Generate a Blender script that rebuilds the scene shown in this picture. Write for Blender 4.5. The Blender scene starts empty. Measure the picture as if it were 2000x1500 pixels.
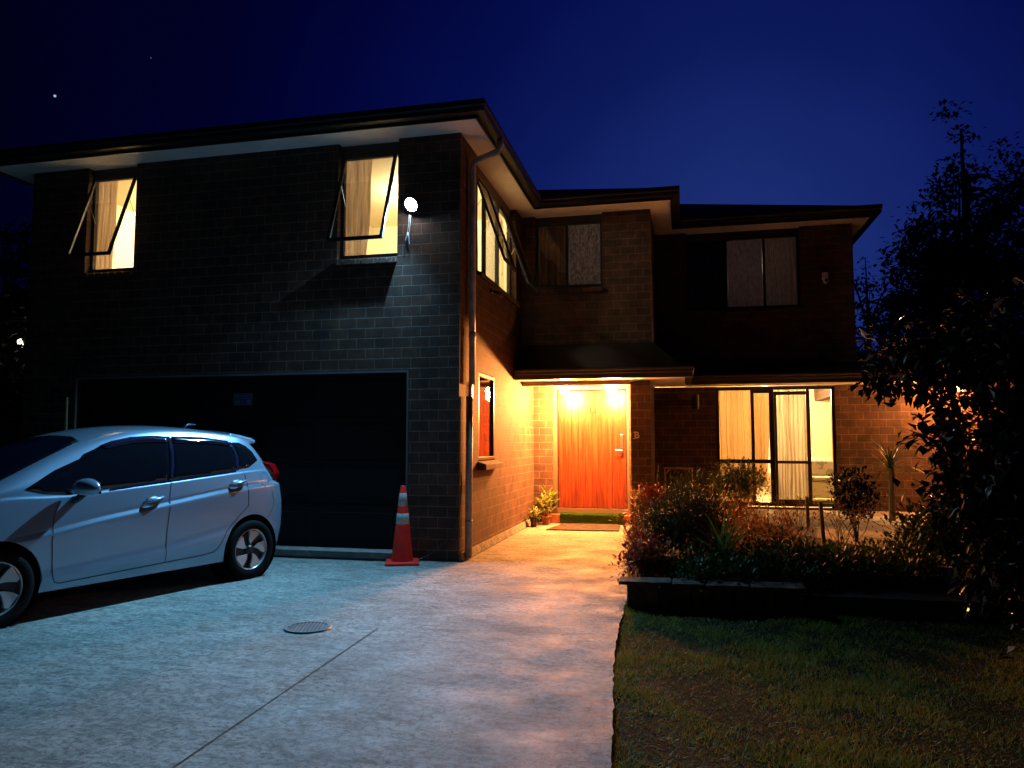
import bpy, bmesh, math, random
from mathutils import Vector, Matrix, geometry
from mathutils.bvhtree import BVHTree
R = math.radians
random.seed(7)
D = bpy.data
SC = bpy.context.scene
COL = SC.collection

# ------------------------------------------------------------------ camera
cam_d = D.cameras.new('camera'); cam = D.objects.new('camera', cam_d); COL.objects.link(cam)
cam_d.sensor_width = 36; cam_d.lens = 26.28; cam_d.clip_end = 2000
cam.location = (0, 0, 1.4)
cam.rotation_euler = (R(90) + math.atan(115/1460), 0, R(12.9))
SC.camera = cam
# ------------------------------------------------------------------ world: dusk sky
W = D.worlds.new('World'); SC.world = W; W.use_nodes = True
nt = W.node_tree; nt.nodes.clear()
out = nt.nodes.new('ShaderNodeOutputWorld'); bg = nt.nodes.new('ShaderNodeBackground')
tc = nt.nodes.new('ShaderNodeTexCoord')
dot = nt.nodes.new('ShaderNodeVectorMath'); dot.operation = 'DOT_PRODUCT'
nrm = nt.nodes.new('ShaderNodeVectorMath'); nrm.operation = 'NORMALIZE'
nt.links.new(tc.outputs['Generated'], nrm.inputs[0]); nt.links.new(nrm.outputs[0], dot.inputs[0])
g = Vector((.077, 1.04, .21)).normalized(); dot.inputs[1].default_value = g
rmp = nt.nodes.new('ShaderNodeValToRGB'); nt.links.new(dot.outputs['Value'], rmp.inputs[0])
stops = [(0.0, (.0005, .0006, .005)), (.60, (.0003, .0004, .008)), (.766, (.0004, .0006, .019)), (.85, (.0005, .0014, .037)),
         (.915, (.0014, .0040, .065)), (.96, (.0038, .0100, .100)), (.985, (.0080, .0200, .145)), (1.0, (.0125, .031, .185))]
el = rmp.color_ramp.elements
el[0].position, el[0].color = stops[0][0], (*stops[0][1], 1)
el[1].position, el[1].color = stops[-1][0], (*stops[-1][1], 1)
for p, c in stops[1:-1]:
    e = el.new(p); e.color = (*c, 1)
sn = nt.nodes.new('ShaderNodeTexNoise'); sn.inputs['Scale'].default_value = 2.6; sn.inputs['Detail'].default_value = 6; nt.links.new(nrm.outputs[0], sn.inputs['Vector'])
sm_ = nt.nodes.new('ShaderNodeMapRange'); sm_.inputs[1].default_value = .3; sm_.inputs[2].default_value = .7; sm_.inputs[3].default_value = .86; sm_.inputs[4].default_value = 1.16
nt.links.new(sn.outputs['Fac'], sm_.inputs[0]); sx = nt.nodes.new('ShaderNodeMix'); sx.data_type = 'RGBA'; sx.blend_type = 'MULTIPLY'; sx.inputs['Factor'].default_value = 1
nt.links.new(rmp.outputs[0], sx.inputs['A']); nt.links.new(sm_.outputs[0], sx.inputs['B']); nt.links.new(sx.outputs['Result'], bg.inputs[0]); bg.inputs[1].default_value = 1.0
nt.links.new(bg.outputs[0], out.inputs[0])
# ------------------------------------------------------------------ exposure
vs = SC.view_settings; vs.view_transform = 'Standard'; vs.look = 'None'; vs.exposure = 0; vs.gamma = 1
SC.cycles.max_bounces = 8
try: SC.cycles.sample_clamp_indirect = 4.0
except Exception: pass

# ------------------------------------------------------------------ helpers
def tag(o, label=None, cat=None, group=None, kind=None):
    if label: o['label'] = label
    if cat: o['category'] = cat
    if group: o['group'] = group
    if kind: o['kind'] = kind
    return o
def empty(name, loc=(0, 0, 0), rz=0, label=None, cat=None, group=None):
    o = D.objects.new(name, None); COL.objects.link(o); o.location = loc; o.rotation_euler = (0, 0, rz)
    o.empty_display_size = .2
    return tag(o, label, cat, group)
def lin(c): return tuple(x/12.92 if x <= .04045 else ((x+.055)/1.055)**2.4 for x in c)

class MB:
    def __init__(s): s.bm = bmesh.new()
    def face(s, pts):
        vs_ = [s.bm.verts.new(p) for p in pts]
        return s.bm.faces.new(vs_)
    def hexa(s, c):      # 8 corners: bottom 4 ccw, top 4 ccw
        v = [s.bm.verts.new(p) for p in c]
        for f in ((3,2,1,0),(4,5,6,7),(0,1,5,4),(1,2,6,5),(2,3,7,6),(3,0,4,7)):
            s.bm.faces.new([v[i] for i in f])
    def box(s, a, b):
        x0,x1 = sorted((a[0],b[0])); y0,y1 = sorted((a[1],b[1])); z0,z1 = sorted((a[2],b[2]))
        s.hexa([(x0,y0,z0),(x1,y0,z0),(x1,y1,z0),(x0,y1,z0),(x0,y0,z1),(x1,y0,z1),(x1,y1,z1),(x0,y1,z1)])
    def prism(s, pts, z0, z1):
        n = len(pts)
        lo = [s.bm.verts.new((p[0], p[1], z0)) for p in pts]; hi = [s.bm.verts.new((p[0], p[1], z1)) for p in pts]
        s.bm.faces.new(lo[::-1]); s.bm.faces.new(hi)
        for i in range(n): s.bm.faces.new([lo[i], lo[(i+1) % n], hi[(i+1) % n], hi[i]])
    def tube(s, pts, rad, seg=8, cap=True):
        pts = [Vector(p) for p in pts]; n = len(pts)
        rads = rad if isinstance(rad, (list, tuple)) else [rad]*n
        rings = []; up = Vector((.13, .27, .95)).normalized()
        for i in range(n):
            t = (pts[min(i+1, n-1)] - pts[max(i-1, 0)]).normalized()
            a = t.cross(up)
            if a.length < .05: a = t.cross(Vector((1, 0, 0)))
            a.normalize(); b = t.cross(a)
            rings.append([s.bm.verts.new(pts[i] + (a*math.cos(k*2*math.pi/seg) + b*math.sin(k*2*math.pi/seg))*rads[i]) for k in range(seg)])
        for i in range(n-1):
            for k in range(seg):
                s.bm.faces.new([rings[i][k], rings[i][(k+1) % seg], rings[i+1][(k+1) % seg], rings[i+1][k]])
        if cap:
            s.bm.faces.new(rings[0][::-1]); s.bm.faces.new(rings[-1])
    def lathe(s, prof, c=(0,0,0), axis='z', seg=32, M=None):
        rings = []
        for r, h in prof:
            ring = []
            for k in range(seg):
                a = k*2*math.pi/seg
                p = (r*math.cos(a), r*math.sin(a), h)
                if axis == 'y': p = (p[0], p[2], p[1])
                if axis == 'x': p = (p[2], p[0], p[1])
                ring.append(s.bm.verts.new((p[0]+c[0], p[1]+c[1], p[2]+c[2])))
            rings.append(ring)
        for i in range(len(rings)-1):
            for k in range(seg):
                s.bm.faces.new([rings[i][k], rings[i][(k+1) % seg], rings[i+1][(k+1) % seg], rings[i+1][k]])
    def build(s, name, mat, parent=None, smooth=False, bevel=0, uv=True, fix=True):
        if fix: bmesh.ops.recalc_face_normals(s.bm, faces=s.bm.faces)
        if uv:
            L = s.bm.loops.layers.uv.new('UVMap'); s.bm.normal_update()
            for f in s.bm.faces:
                n = f.normal; ax = max(range(3), key=lambda i: abs(n[i]))
                for l in f.loops:
                    p = l.vert.co
                    l[L].uv = (p.y, p.z) if ax == 0 else ((p.x, p.z) if ax == 1 else (p.x, p.y))
        me = D.meshes.new(name); s.bm.to_mesh(me); s.bm.free()
        if isinstance(mat, (list, tuple)):
            for m in mat: me.materials.append(m)
        else: me.materials.append(mat)
        if smooth:
            for p in me.polygons: p.use_smooth = True
        o = D.objects.new(name, me); COL.objects.link(o)
        if parent: o.parent = parent
        if bevel:
            m = o.modifiers.new('bevel', 'BEVEL'); m.width = bevel; m.segments = 2; m.limit_method = 'ANGLE'
        return o

def mat(name, col, rough=.6, metal=0, spec=.5, noise=None, bump=0, bscale=30, trans=0, coat=0, emit=None, estr=0, stretch=None, coords='Object'):
    """noise: (scale, colour2, detail, lo, hi)"""
    m = D.materials.new(name); m.use_nodes = True; t = m.node_tree; b = t.nodes['Principled BSDF']
    b.inputs['Base Color'].default_value = (*col, 1); b.inputs['Roughness'].default_value = rough
    b.inputs['Metallic'].default_value = metal; b.inputs['Specular IOR Level'].default_value = spec
    b.inputs['Transmission Weight'].default_value = trans; b.inputs['Coat Weight'].default_value = coat
    b.inputs['Coat Roughness'].default_value = .05
    if emit: b.inputs['Emission Color'].default_value = (*emit, 1); b.inputs['Emission Strength'].default_value = estr
    tcn = t.nodes.new('ShaderNodeTexCoord'); mp = t.nodes.new('ShaderNodeMapping')
    t.links.new(tcn.outputs[coords], mp.inputs[0])
    if stretch: mp.inputs['Scale'].default_value = stretch
    if noise:
        n = t.nodes.new('ShaderNodeTexNoise'); n.inputs['Scale'].default_value = noise[0]; n.inputs['Detail'].default_value = noise[2]
        n.inputs['Roughness'].default_value = .65
        t.links.new(mp.outputs[0], n.inputs['Vector'])
        mr = t.nodes.new('ShaderNodeMapRange'); mr.inputs[1].default_value = noise[3]; mr.inputs[2].default_value = noise[4]
        t.links.new(n.outputs['Fac'], mr.inputs[0])
        mx = t.nodes.new('ShaderNodeMix'); mx.data_type = 'RGBA'
        mx.inputs['A'].default_value = (*col, 1); mx.inputs['B'].default_value = (*noise[1], 1)
        t.links.new(mr.outputs[0], mx.inputs['Factor']); t.links.new(mx.outputs['Result'], b.inputs['Base Color'])
    if bump:
        n2 = t.nodes.new('ShaderNodeTexNoise'); n2.inputs['Scale'].default_value = bscale; n2.inputs['Detail'].default_value = 6
        t.links.new(mp.outputs[0], n2.inputs['Vector'])
        bp = t.nodes.new('ShaderNodeBump'); bp.inputs['Strength'].default_value = bump; bp.inputs['Distance'].default_value = .01
        t.links.new(n2.outputs['Fac'], bp.inputs['Height']); t.links.new(bp.outputs[0], b.inputs['Normal'])
    return m

def brick_mat():
    m = D.materials.new('brick'); m.use_nodes = True; t = m.node_tree; b = t.nodes['Principled BSDF']
    tcn = t.nodes.new('ShaderNodeTexCoord'); br = t.nodes.new('ShaderNodeTexBrick')
    t.links.new(tcn.outputs['UV'], br.inputs['Vector'])
    br.inputs['Scale'].default_value = 1; br.inputs['Brick Width'].default_value = .24; br.inputs['Row Height'].default_value = .1285
    br.inputs['Mortar Size'].default_value = .0052; br.inputs['Mortar Smooth'].default_value = .25; br.inputs['Bias'].default_value = 0
    br.inputs['Color1'].default_value = (.080, .034, .018, 1); br.inputs['Color2'].default_value = (.046, .021, .013, 1)
    br.inputs['Mortar'].default_value = (.13, .098, .078, 1)
    n = t.nodes.new('ShaderNodeTexNoise'); n.inputs['Scale'].default_value = 3.5; n.inputs['Detail'].default_value = 10; n.inputs['Roughness'].default_value = .7
    t.links.new(tcn.outputs['UV'], n.inputs['Vector'])
    mr = t.nodes.new('ShaderNodeMapRange'); mr.inputs[1].default_value = .3; mr.inputs[2].default_value = .7; mr.inputs[3].default_value = .35; mr.inputs[4].default_value = 1.65
    t.links.new(n.outputs['Fac'], mr.inputs[0])
    mx = t.nodes.new('ShaderNodeMix'); mx.data_type = 'RGBA'; mx.blend_type = 'MULTIPLY'; mx.inputs['Factor'].default_value = 1
    t.links.new(br.outputs['Color'], mx.inputs['A']); t.links.new(mr.outputs[0], mx.inputs['B'])
    t.links.new(mx.outputs['Result'], b.inputs['Base Color']); b.inputs['Roughness'].default_value = .8
    n2 = t.nodes.new('ShaderNodeTexNoise'); n2.inputs['Scale'].default_value = 60; n2.inputs['Detail'].default_value = 5
    t.links.new(tcn.outputs['UV'], n2.inputs['Vector'])
    ma = t.nodes.new('ShaderNodeMath'); ma.operation = 'MULTIPLY_ADD'
    t.links.new(br.outputs['Fac'], ma.inputs[0]); ma.inputs[1].default_value = -1.0
    m2 = t.nodes.new('ShaderNodeMath'); m2.operation = 'MULTIPLY'; m2.inputs[1].default_value = .35
    t.links.new(n2.outputs['Fac'], m2.inputs[0]); t.links.new(m2.outputs[0], ma.inputs[2])
    bp = t.nodes.new('ShaderNodeBump'); bp.inputs['Strength'].default_value = .7; bp.inputs['Distance'].default_value = .006
    t.links.new(ma.outputs[0], bp.inputs['Height']); t.links.new(bp.outputs[0], b.inputs['Normal'])
    return m

def glass_mat(name, tint=(1, 1, 1), base=.05):
    m = D.materials.new(name); m.use_nodes = True; t = m.node_tree; t.nodes.clear()
    o = t.nodes.new('ShaderNodeOutputMaterial'); mx = t.nodes.new('ShaderNodeMixShader')
    tr = t.nodes.new('ShaderNodeBsdfTransparent'); gl = t.nodes.new('ShaderNodeBsdfGlossy'); lw = t.nodes.new('ShaderNodeLayerWeight'); lw.inputs[0].default_value = .5; pw = t.nodes.new('ShaderNodeMath'); pw.operation = 'POWER'; pw.inputs[1].default_value = 5; fr = t.nodes.new('ShaderNodeMapRange'); fr.inputs[3].default_value = base
    t.links.new(lw.outputs['Facing'], pw.inputs[0]); t.links.new(pw.outputs[0], fr.inputs[0])
    tr.inputs[0].default_value = (*tint, 1); gl.inputs['Roughness'].default_value = .01
    t.links.new(fr.outputs[0], mx.inputs[0]); t.links.new(tr.outputs[0], mx.inputs[1]); t.links.new(gl.outputs[0], mx.inputs[2])
    t.links.new(mx.outputs[0], o.inputs[0]); return m

def cloth_mat(name, col, col2, trans=.5, scale=14, alpha=0.0, stretch=(1, 1, .03), lo=.3, hi=.7):
    m = D.materials.new(name); m.use_nodes = True; t = m.node_tree; t.nodes.clear()
    o = t.nodes.new('ShaderNodeOutputMaterial'); mx = t.nodes.new('ShaderNodeMixShader')
    df = t.nodes.new('ShaderNodeBsdfDiffuse'); tl = t.nodes.new('ShaderNodeBsdfTranslucent'); mx.inputs[0].default_value = trans
    tcn = t.nodes.new('ShaderNodeTexCoord'); mp = t.nodes.new('ShaderNodeMapping'); mp.inputs['Scale'].default_value = stretch
    n = t.nodes.new('ShaderNodeTexNoise'); n.inputs['Scale'].default_value = scale; n.inputs['Detail'].default_value = 2.5
    t.links.new(tcn.outputs['Object'], mp.inputs[0]); t.links.new(mp.outputs[0], n.inputs['Vector'])
    mr = t.nodes.new('ShaderNodeMapRange'); mr.inputs[1].default_value = lo; mr.inputs[2].default_value = hi
    t.links.new(n.outputs['Fac'], mr.inputs[0])
    c = t.nodes.new('ShaderNodeMix'); c.data_type = 'RGBA'; c.inputs['A'].default_value = (*col, 1); c.inputs['B'].default_value = (*col2, 1)
    t.links.new(mr.outputs[0], c.inputs['Factor'])
    for s_ in (df, tl): t.links.new(c.outputs['Result'], s_.inputs[0])
    t.links.new(df.outputs[0], mx.inputs[1]); t.links.new(tl.outputs[0], mx.inputs[2])
    if alpha:
        m2 = t.nodes.new('ShaderNodeMixShader'); tr = t.nodes.new('ShaderNodeBsdfTransparent'); m2.inputs[0].default_value = alpha
        t.links.new(mx.outputs[0], m2.inputs[1]); t.links.new(tr.outputs[0], m2.inputs[2]); t.links.new(m2.outputs[0], o.inputs[0])
    else: t.links.new(mx.outputs[0], o.inputs[0])
    return m

def leaf_mat(name, a, b_, rough=.4, spec=.5, trans=.25):
    m = D.materials.new(name); m.use_nodes = True; t = m.node_tree; b = t.nodes['Principled BSDF']
    gi = t.nodes.new('ShaderNodeNewGeometry'); rp = t.nodes.new('ShaderNodeValToRGB')
    t.links.new(gi.outputs['Random Per Island'], rp.inputs[0])
    rp.color_ramp.elements[0].color = (*a, 1); rp.color_ramp.elements[1].color = (*b_, 1)
    t.links.new(rp.outputs[0], b.inputs['Base Color']); b.inputs['Roughness'].default_value = rough; b.inputs['Specular IOR Level'].default_value = spec
    tl = t.nodes.new('ShaderNodeBsdfTranslucent'); t.links.new(rp.outputs[0], tl.inputs[0])
    mx = t.nodes.new('ShaderNodeMixShader'); mx.inputs[0].default_value = trans
    o = t.nodes['Material Output']
    t.links.new(b.outputs[0], mx.inputs[1]); t.links.new(tl.outputs[0], mx.inputs[2]); t.links.new(mx.outputs[0], o.inputs[0])
    return m

def concrete_mat(name, c1, c2, c3):
    m = D.materials.new(name); m.use_nodes = True; t = m.node_tree; b = t.nodes['Principled BSDF']
    tcn = t.nodes.new('ShaderNodeTexCoord')
    def N(scale, det, rough=.6, dist=0, st=None):
        n = t.nodes.new('ShaderNodeTexNoise'); n.inputs['Scale'].default_value = scale; n.inputs['Detail'].default_value = det
        n.inputs['Roughness'].default_value = rough; n.inputs['Distortion'].default_value = dist
        if st:
            mp = t.nodes.new('ShaderNodeMapping'); mp.inputs['Scale'].default_value = st; mp.inputs['Rotation'].default_value = (0, 0, .3)
            t.links.new(tcn.outputs['Object'], mp.inputs[0]); t.links.new(mp.outputs[0], n.inputs['Vector'])
        else: t.links.new(tcn.outputs['Object'], n.inputs['Vector'])
        return n
    def MR(n, a, b2, lo=0, hi=1):
        r = t.nodes.new('ShaderNodeMapRange'); r.inputs[1].default_value = a; r.inputs[2].default_value = b2; r.inputs[3].default_value = lo; r.inputs[4].default_value = hi
        t.links.new(n.outputs[0], r.inputs[0]); return r
    def MIX(fac, A, B, mode='MIX'):
        x = t.nodes.new('ShaderNodeMix'); x.data_type = 'RGBA'; x.blend_type = mode
        t.links.new(fac.outputs[0], x.inputs['Factor'])
        for k, v in (('A', A), ('B', B)):
            if isinstance(v, tuple): x.inputs[k].default_value = (*v, 1)
            else: t.links.new(v.outputs['Result'], x.inputs[k])
        return x
    big = MIX(MR(N(.55, 5, .6, .6), .38, .62), c1, c2)
    med = MIX(MR(N(3.4, 9, .78, 1.0, (1, 2.4, 1)), .46, .64, 0, .85), big, c3)
    fine = MIX(MR(N(26, 8, .85), .49, .58, 0, .8), med, tuple(x*.45 for x in c3))
    fine = MIX(MR(N(11, 10, .85, .8, (1, 1.9, 1)), .50, .57, 0, .6), fine, tuple(x*.55 for x in c3))
    crack = t.nodes.new('ShaderNodeTexVoronoi'); crack.feature = 'DISTANCE_TO_EDGE'; crack.inputs['Scale'].default_value = .55
    dn = N(1.8, 6, .7)
    mv = t.nodes.new('ShaderNodeMix'); mv.data_type = 'RGBA'; mv.inputs['Factor'].default_value = .35
    t.links.new(tcn.outputs['Object'], mv.inputs['A']); t.links.new(dn.outputs['Color'], mv.inputs['B']); t.links.new(mv.outputs['Result'], crack.inputs['Vector'])
    pale = MIX(MR(N(1.3, 7, .75, 1.5, (1, 3, 1)), .60, .70, 0, .55), fine, tuple(min(1, x*1.35) for x in c1))
    t.links.new(pale.outputs['Result'], b.inputs['Base Color'])
    rr = MR(N(2, 4), .3, .7, .55, .85); t.links.new(rr.outputs[0], b.inputs['Roughness']); b.inputs['Specular IOR Level'].default_value = .4
    n2 = N(55, 8, .75); bp = t.nodes.new('ShaderNodeBump'); bp.inputs['Strength'].default_value = .55; bp.inputs['Distance'].default_value = .008
    t.links.new(n2.outputs['Fac'], bp.inputs['Height']); t.links.new(bp.outputs[0], b.inputs['Normal'])
    return m

BRICK = brick_mat()
CONC = concrete_mat('concrete', (.36, .37, .34), (.22, .23, .21), (.085, .09, .083))
PATIO = concrete_mat('patio_concrete', (.62, .58, .50), (.54, .50, .43), (.38, .35, .30))
SOFFIT = mat('soffit_paint', (.86, .83, .78), .7, noise=(2.5, (.78, .75, .70), 4, .4, .65))
DARK = mat('dark_metal', (.020, .017, .017), .42, noise=(4, (.03, .027, .026), 4, .4, .7))
FRAME = mat('window_aluminium', (.018, .017, .018), .38)
BROWN = mat('gutter_brown', (.055, .034, .028), .40, noise=(3, (.075, .05, .042), 3, .4, .7))
ROOF = mat('roof_metal', (.014, .011, .011), .8, spec=.2, noise=(5, (.022, .018, .018), 4, .4, .7))
PIPE = mat('downpipe_grey', (.46, .45, .46), .5, noise=(6, (.22, .21, .22), 4, .4, .7))
TRIM = mat('pale_trim', (.13, .13, .13), .5)
GARAGE = mat('garage_paint', (.0045, .0045, .005), .7, spec=.2, noise=(3, (.006, .006, .007), 3, .4, .6))
WHITE = mat('white_paint', (.75, .74, .70), .5)
CREAM = mat('room_plaster', (.78, .68, .46), .8)
CARPET = mat('room_floor', (.35, .27, .2), .9)
GLASS = glass_mat('window_glass')
GLASSD = glass_mat('sash_glass', (.84, .81, .78), .05)
BULB_W = mat('porch_bulb', (1, 1, 1), .5, emit=(1, .72, .36), estr=110)
LED = mat('floodlight_led', (1, 1, 1), .5, emit=(.72, .88, 1), estr=160)
BLACK = mat('black_plastic', (.012, .012, .012), .45)
STEEL = mat('brushed_steel', (.55, .53, .50), .3, metal=1)
RUBBER = mat('rubber', (.003, .003, .0035), .8, spec=.12)
TIMBER = mat('weathered_timber', (.20, .15, .10), .75, noise=(18, (.11, .08, .055), 5, .35, .65), stretch=(1, 1, .1), bump=.3)
SOIL = mat('soil', (.035, .024, .016), .95, noise=(20, (.06, .04, .028), 6, .4, .6), bump=1, bscale=25)
TERRA = mat('terracotta', (.30, .11, .05), .75, noise=(10, (.22, .08, .04), 4, .4, .6))
CURT_B = cloth_mat('curtain_brown', (.44, .33, .24), (.24, .17, .12), .5, 26, stretch=(1, 1, .06))
CURT_Y = cloth_mat('curtain_gold', (.64, .44, .22), (.50, .30, .13), .5, 10, stretch=(1, 1, .02))
CURT_S = cloth_mat('curtain_sheer', (.72, .64, .50), (.34, .26, .18), .5, 20, alpha=.12, stretch=(1, 1, .015), lo=.4, hi=.6)
CURT_L = cloth_mat('curtain_lace', (.60, .57, .56), (.22, .18, .17), .35, 34, stretch=(1, 1, .45), lo=.38, hi=.66)

# ------------------------------------------------------------------ ground
def struct(o, kind='structure'): o['kind'] = kind; return o
m = MB(); n = 40
for i in range(n):
    for j in range(n): pass
m.face([(-220, -220, -.06), (220, -220, -.06), (220, 220, -.06), (-220, 220, -.06)])
GROUND = mat('ground_earth', (.030, .030, .016), .95, noise=(3, (.018, .022, .010), 6, .4, .6))
struct(m.build('ground', GROUND))

edge = [(-.24, -3), (-.27, 1.5), (-.30, 2.8), (-.33, 3.4), (-.38, 4.0), (-.46, 4.9), (-.50, 5.6), (-.52, 6.6), (-.53, 7.5), (-.62, 8.3), (-.72, 9.6), (-.80, 11), (-.83, 12.2)]
def edge_x(y):
    for (x0, y0), (x1, y1) in zip(edge, edge[1:]):
        if y <= y1: return x0 + (x1-x0)*max(0, (y-y0))/(y1-y0)
    return edge[-1][0]
pts = [(-20, -3)] + [(x + random.uniform(-.006, .006), y) for x, y in
      [(edge_x(-3+.05*k*1.0), -3+.05*k) for k in range(0, 305)]] + [(-.83, 13.15), (-2.56, 13.15), (-2.56, 8.56), (-20, 8.56)]
m = MB(); m.prism(pts, -.10, 0)
struct(m.build('driveway', CONC))
# control joints (dark filler lines)
JOINT = mat('joint_filler', (.045, .045, .042), .9)
def strip(name, a, b, w, z=.004, mt=JOINT):
    a = Vector((*a, z)); b = Vector((*b, z)); d = (b-a).normalized(); s_ = Vector((-d.y, d.x, 0))*w/2
    m = MB(); k = max(2, int((b-a).length/.15)); prev = None
    L = []; Rr = []
    for i in range(k+1):
        p = a + (b-a)*i/k; q = random.uniform(.6, 1.25)
        L.append(p + s_*q); Rr.append(p - s_*q)
    vl = [m.bm.verts.new(p) for p in L]; vr = [m.bm.verts.new(p) for p in Rr]
    for i in range(k): m.bm.faces.new([vl[i], vl[i+1], vr[i+1], vr[i]])
    return struct(m.build(name, mt))
strip('joint_line', (-2.28, 5.42), (-2.10, 1.2), .009)
strip('joint_line', (-2.27, 5.41), (-.50, 5.62), .005)
strip('joint_line', (-4.6, 6.0), (-3.05, 5.30), .0045)
# concrete plinth below the side wall and the garage slab lip
m = MB(); m.hexa([(-2.62, 8.62, 0), (-2.585, 8.62, 0), (-2.585, 13.2, 0), (-2.62, 13.2, 0), (-2.62, 8.62, .11), (-2.60, 8.62, .085), (-2.60, 13.2, .085), (-2.62, 13.2, .11)])
# lawn
m = MB(); nx, ny = 70, 70
gv = {}
def lawn_z(x, y): return -.035 + .012*math.sin(3.1*x+1)*math.cos(2.3*y) + .008*math.sin(9*x+4*y)
for i in range(nx+1):
    for j in range(ny+1):
        y = -2 + 9.2*j/ny; x0 = edge_x(y) + .03; x = x0 + (9-x0)*(i/nx)**1.5
        gv[i, j] = m.bm.verts.new((x, y, lawn_z(x, y) - (.03 if i == 0 else 0)))
for i in range(nx):
    for j in range(ny): m.bm.faces.new([gv[i, j], gv[i+1, j], gv[i+1, j+1], gv[i, j+1]])
LAWN = mat('lawn_soil', (.006, .008, .002), .95, spec=.1, noise=(9, (.013, .012, .004), 8, .45, .62), bump=1, bscale=40)
struct(m.build('lawn', LAWN, smooth=True))
# grass blades
rg = random.Random(3)
bm = bmesh.new()
def noise2(x, y): return .5 + .5*math.sin(2.1*x+1.3*math.sin(1.7*y))*math.cos(1.9*y+.8*math.sin(2.3*x))
cnt = 0
while cnt < 150000:
    y = 1.6 + 5.3*rg.random()**1.35; x = edge_x(y) - .025 + 4.4*rg.random()**1.3
    d = noise2(x*1.8, y*1.8)
    if rg.random() > .12 + 1.05*d*noise2(x*5+3, y*5): continue
    cnt += 1
    h = rg.uniform(.012, .042)*(.5+.8*d); a = rg.random()*6.283; w = rg.uniform(.0016, .0036)
    dx, dy = math.cos(a), math.sin(a); z = lawn_z(x, y) - .002
    lx, ly = rg.gauss(0, .02), rg.gauss(0, .02)
    bm.faces.new([bm.verts.new((x-dx*w, y-dy*w, z)), bm.verts.new((x+dx*w, y+dy*w, z)), bm.verts.new((x+lx, y+ly, z+h))])
GRASS = leaf_mat('grass_blades', (.08, .18, .012), (.42, .30, .07), .6, .25, .3)
me = D.meshes.new('grass'); bm.to_mesh(me); bm.free(); me.materials.append(GRASS)
go = D.objects.new('grass', me); COL.objects.link(go)
tag(go, 'short patchy green and straw grass on the lawn beside the driveway', 'grass', kind='stuff')

# ------------------------------------------------------------------ house
house = empty('house', (-2.6, 12, 0), 0, 'two-storey dark brick house with lit windows, orange front door and black garage door', 'house')
HL = house.location
def hp(o):      # parent to the house keeping world coordinates
    o.parent = house; o.matrix_parent_inverse = Matrix.Translation(-Vector(HL)); return o
def sub(o, p):
    o.parent = p; o.matrix_parent_inverse = Matrix.Identity(4)
    return o

def wall(name, axis, plane, thick, a0, a1, z0, z1, holes=(), mt=BRICK):
    """axis 'x': wall face at y=plane looking -y; axis 'y': face at x=plane looking +x"""
    A = sorted({a0, a1, *[h[0] for h in holes], *[h[1] for h in holes]}); Z = sorted({z0, z1, *[h[2] for h in holes], *[h[3] for h in holes]})
    A = [a for a in A if a0 <= a <= a1]; Z = [z for z in Z if z0 <= z <= z1]
    def solid(i, j):
        if i < 0 or j < 0 or i >= len(A)-1 or j >= len(Z)-1: return False
        ca = (A[i]+A[i+1])/2; cz = (Z[j]+Z[j+1])/2
        return not any(h[0] < ca < h[1] and h[2] < cz < h[3] for h in holes)
    def T(a, d, z): return (a, plane+d, z) if axis == 'x' else (plane-d, a, z)
    m = MB()
    for i in range(len(A)-1):
        for j in range(len(Z)-1):
            if not solid(i, j): continue
            p, q, r, s_ = A[i], A[i+1], Z[j], Z[j+1]
            m.face([T(p, 0, r), T(q, 0, r), T(q, 0, s_), T(p, 0, s_)]); m.face([T(p, thick, r), T(p, thick, s_), T(q, thick, s_), T(q, thick, r)])
            if not solid(i-1, j): m.face([T(p, 0, r), T(p, 0, s_), T(p, thick, s_), T(p, thick, r)])
            if not solid(i+1, j): m.face([T(q, 0, r), T(q, thick, r), T(q, thick, s_), T(q, 0, s_)])
            if not solid(i, j-1): m.face([T(p, 0, r), T(p, thick, r), T(q, thick, r), T(q, 0, r)])
            if not solid(i, j+1): m.face([T(p, 0, s_), T(q, 0, s_), T(q, thick, s_), T(p, thick, s_)])
    bmesh.ops.remove_doubles(m.bm, verts=m.bm.verts, dist=.0001)
    return hp(m.build(name, mt))
XL, XC = -8.95, -2.62; ST = 5.225
wall('front_wall', 'x', 8.6, .16, XL, XC, -.05, 5.30, [(-8.10, -3.27, -.05, 2.29), (-8.03, -7.25, 3.74, 5.30), (-4.25, -3.43, 3.72, 5.30)])
wall('side_wall', 'y', XC, .16, 8.76, 13.36, .09, 5.30, [(9.47, 10.32, 1.15, 2.34), (9.38, 11.74, 3.68, 5.30)])
wall('left_wall', 'y', XL+.16, .16, 8.76, 17, -.05, 5.30)
wall('upper_wall', 'x', 12.2, .16, XC, -.47, 2.47, 5.30, [(-2.40, -1.26, 3.98, 5.30)])
wall('wing_wall', 'y', -.47, .16, 12.36, 13.8, 2.47, 5.30)
wall('entry_pier', 'x', 12.2, .001, -.83, -.51, 0, .001)  # replaced below
D.objects.remove(D.objects['entry_pier'])
m = MB(); m.box((-.83, 12.2, -.05), (-.51, 13.36, 2.40)); m.box((-.67, 13.36, -.05), (-.51, 13.96, 2.40)); hp(m.build('entry_pier', BRICK))
wall('entry_wall', 'x', 13.2, .16, XC, -.83, -.05, 2.46, [(-2.28, -.925, -.05, 2.43)])
wall('living_wall', 'x', 13.8, .16, -.51, 5.3, .0, 2.40, [(.565, 2.56, .28, 2.40)])
wall('upper_right_wall', 'x', 13.8, .16, -.47, 2.93, 2.47, 5.30, [(.10, 2.06, 3.78, 5.30)])
wall('right_wall', 'y', 2.93, .16, 13.96, 19, 2.3, 5.30)
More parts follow.
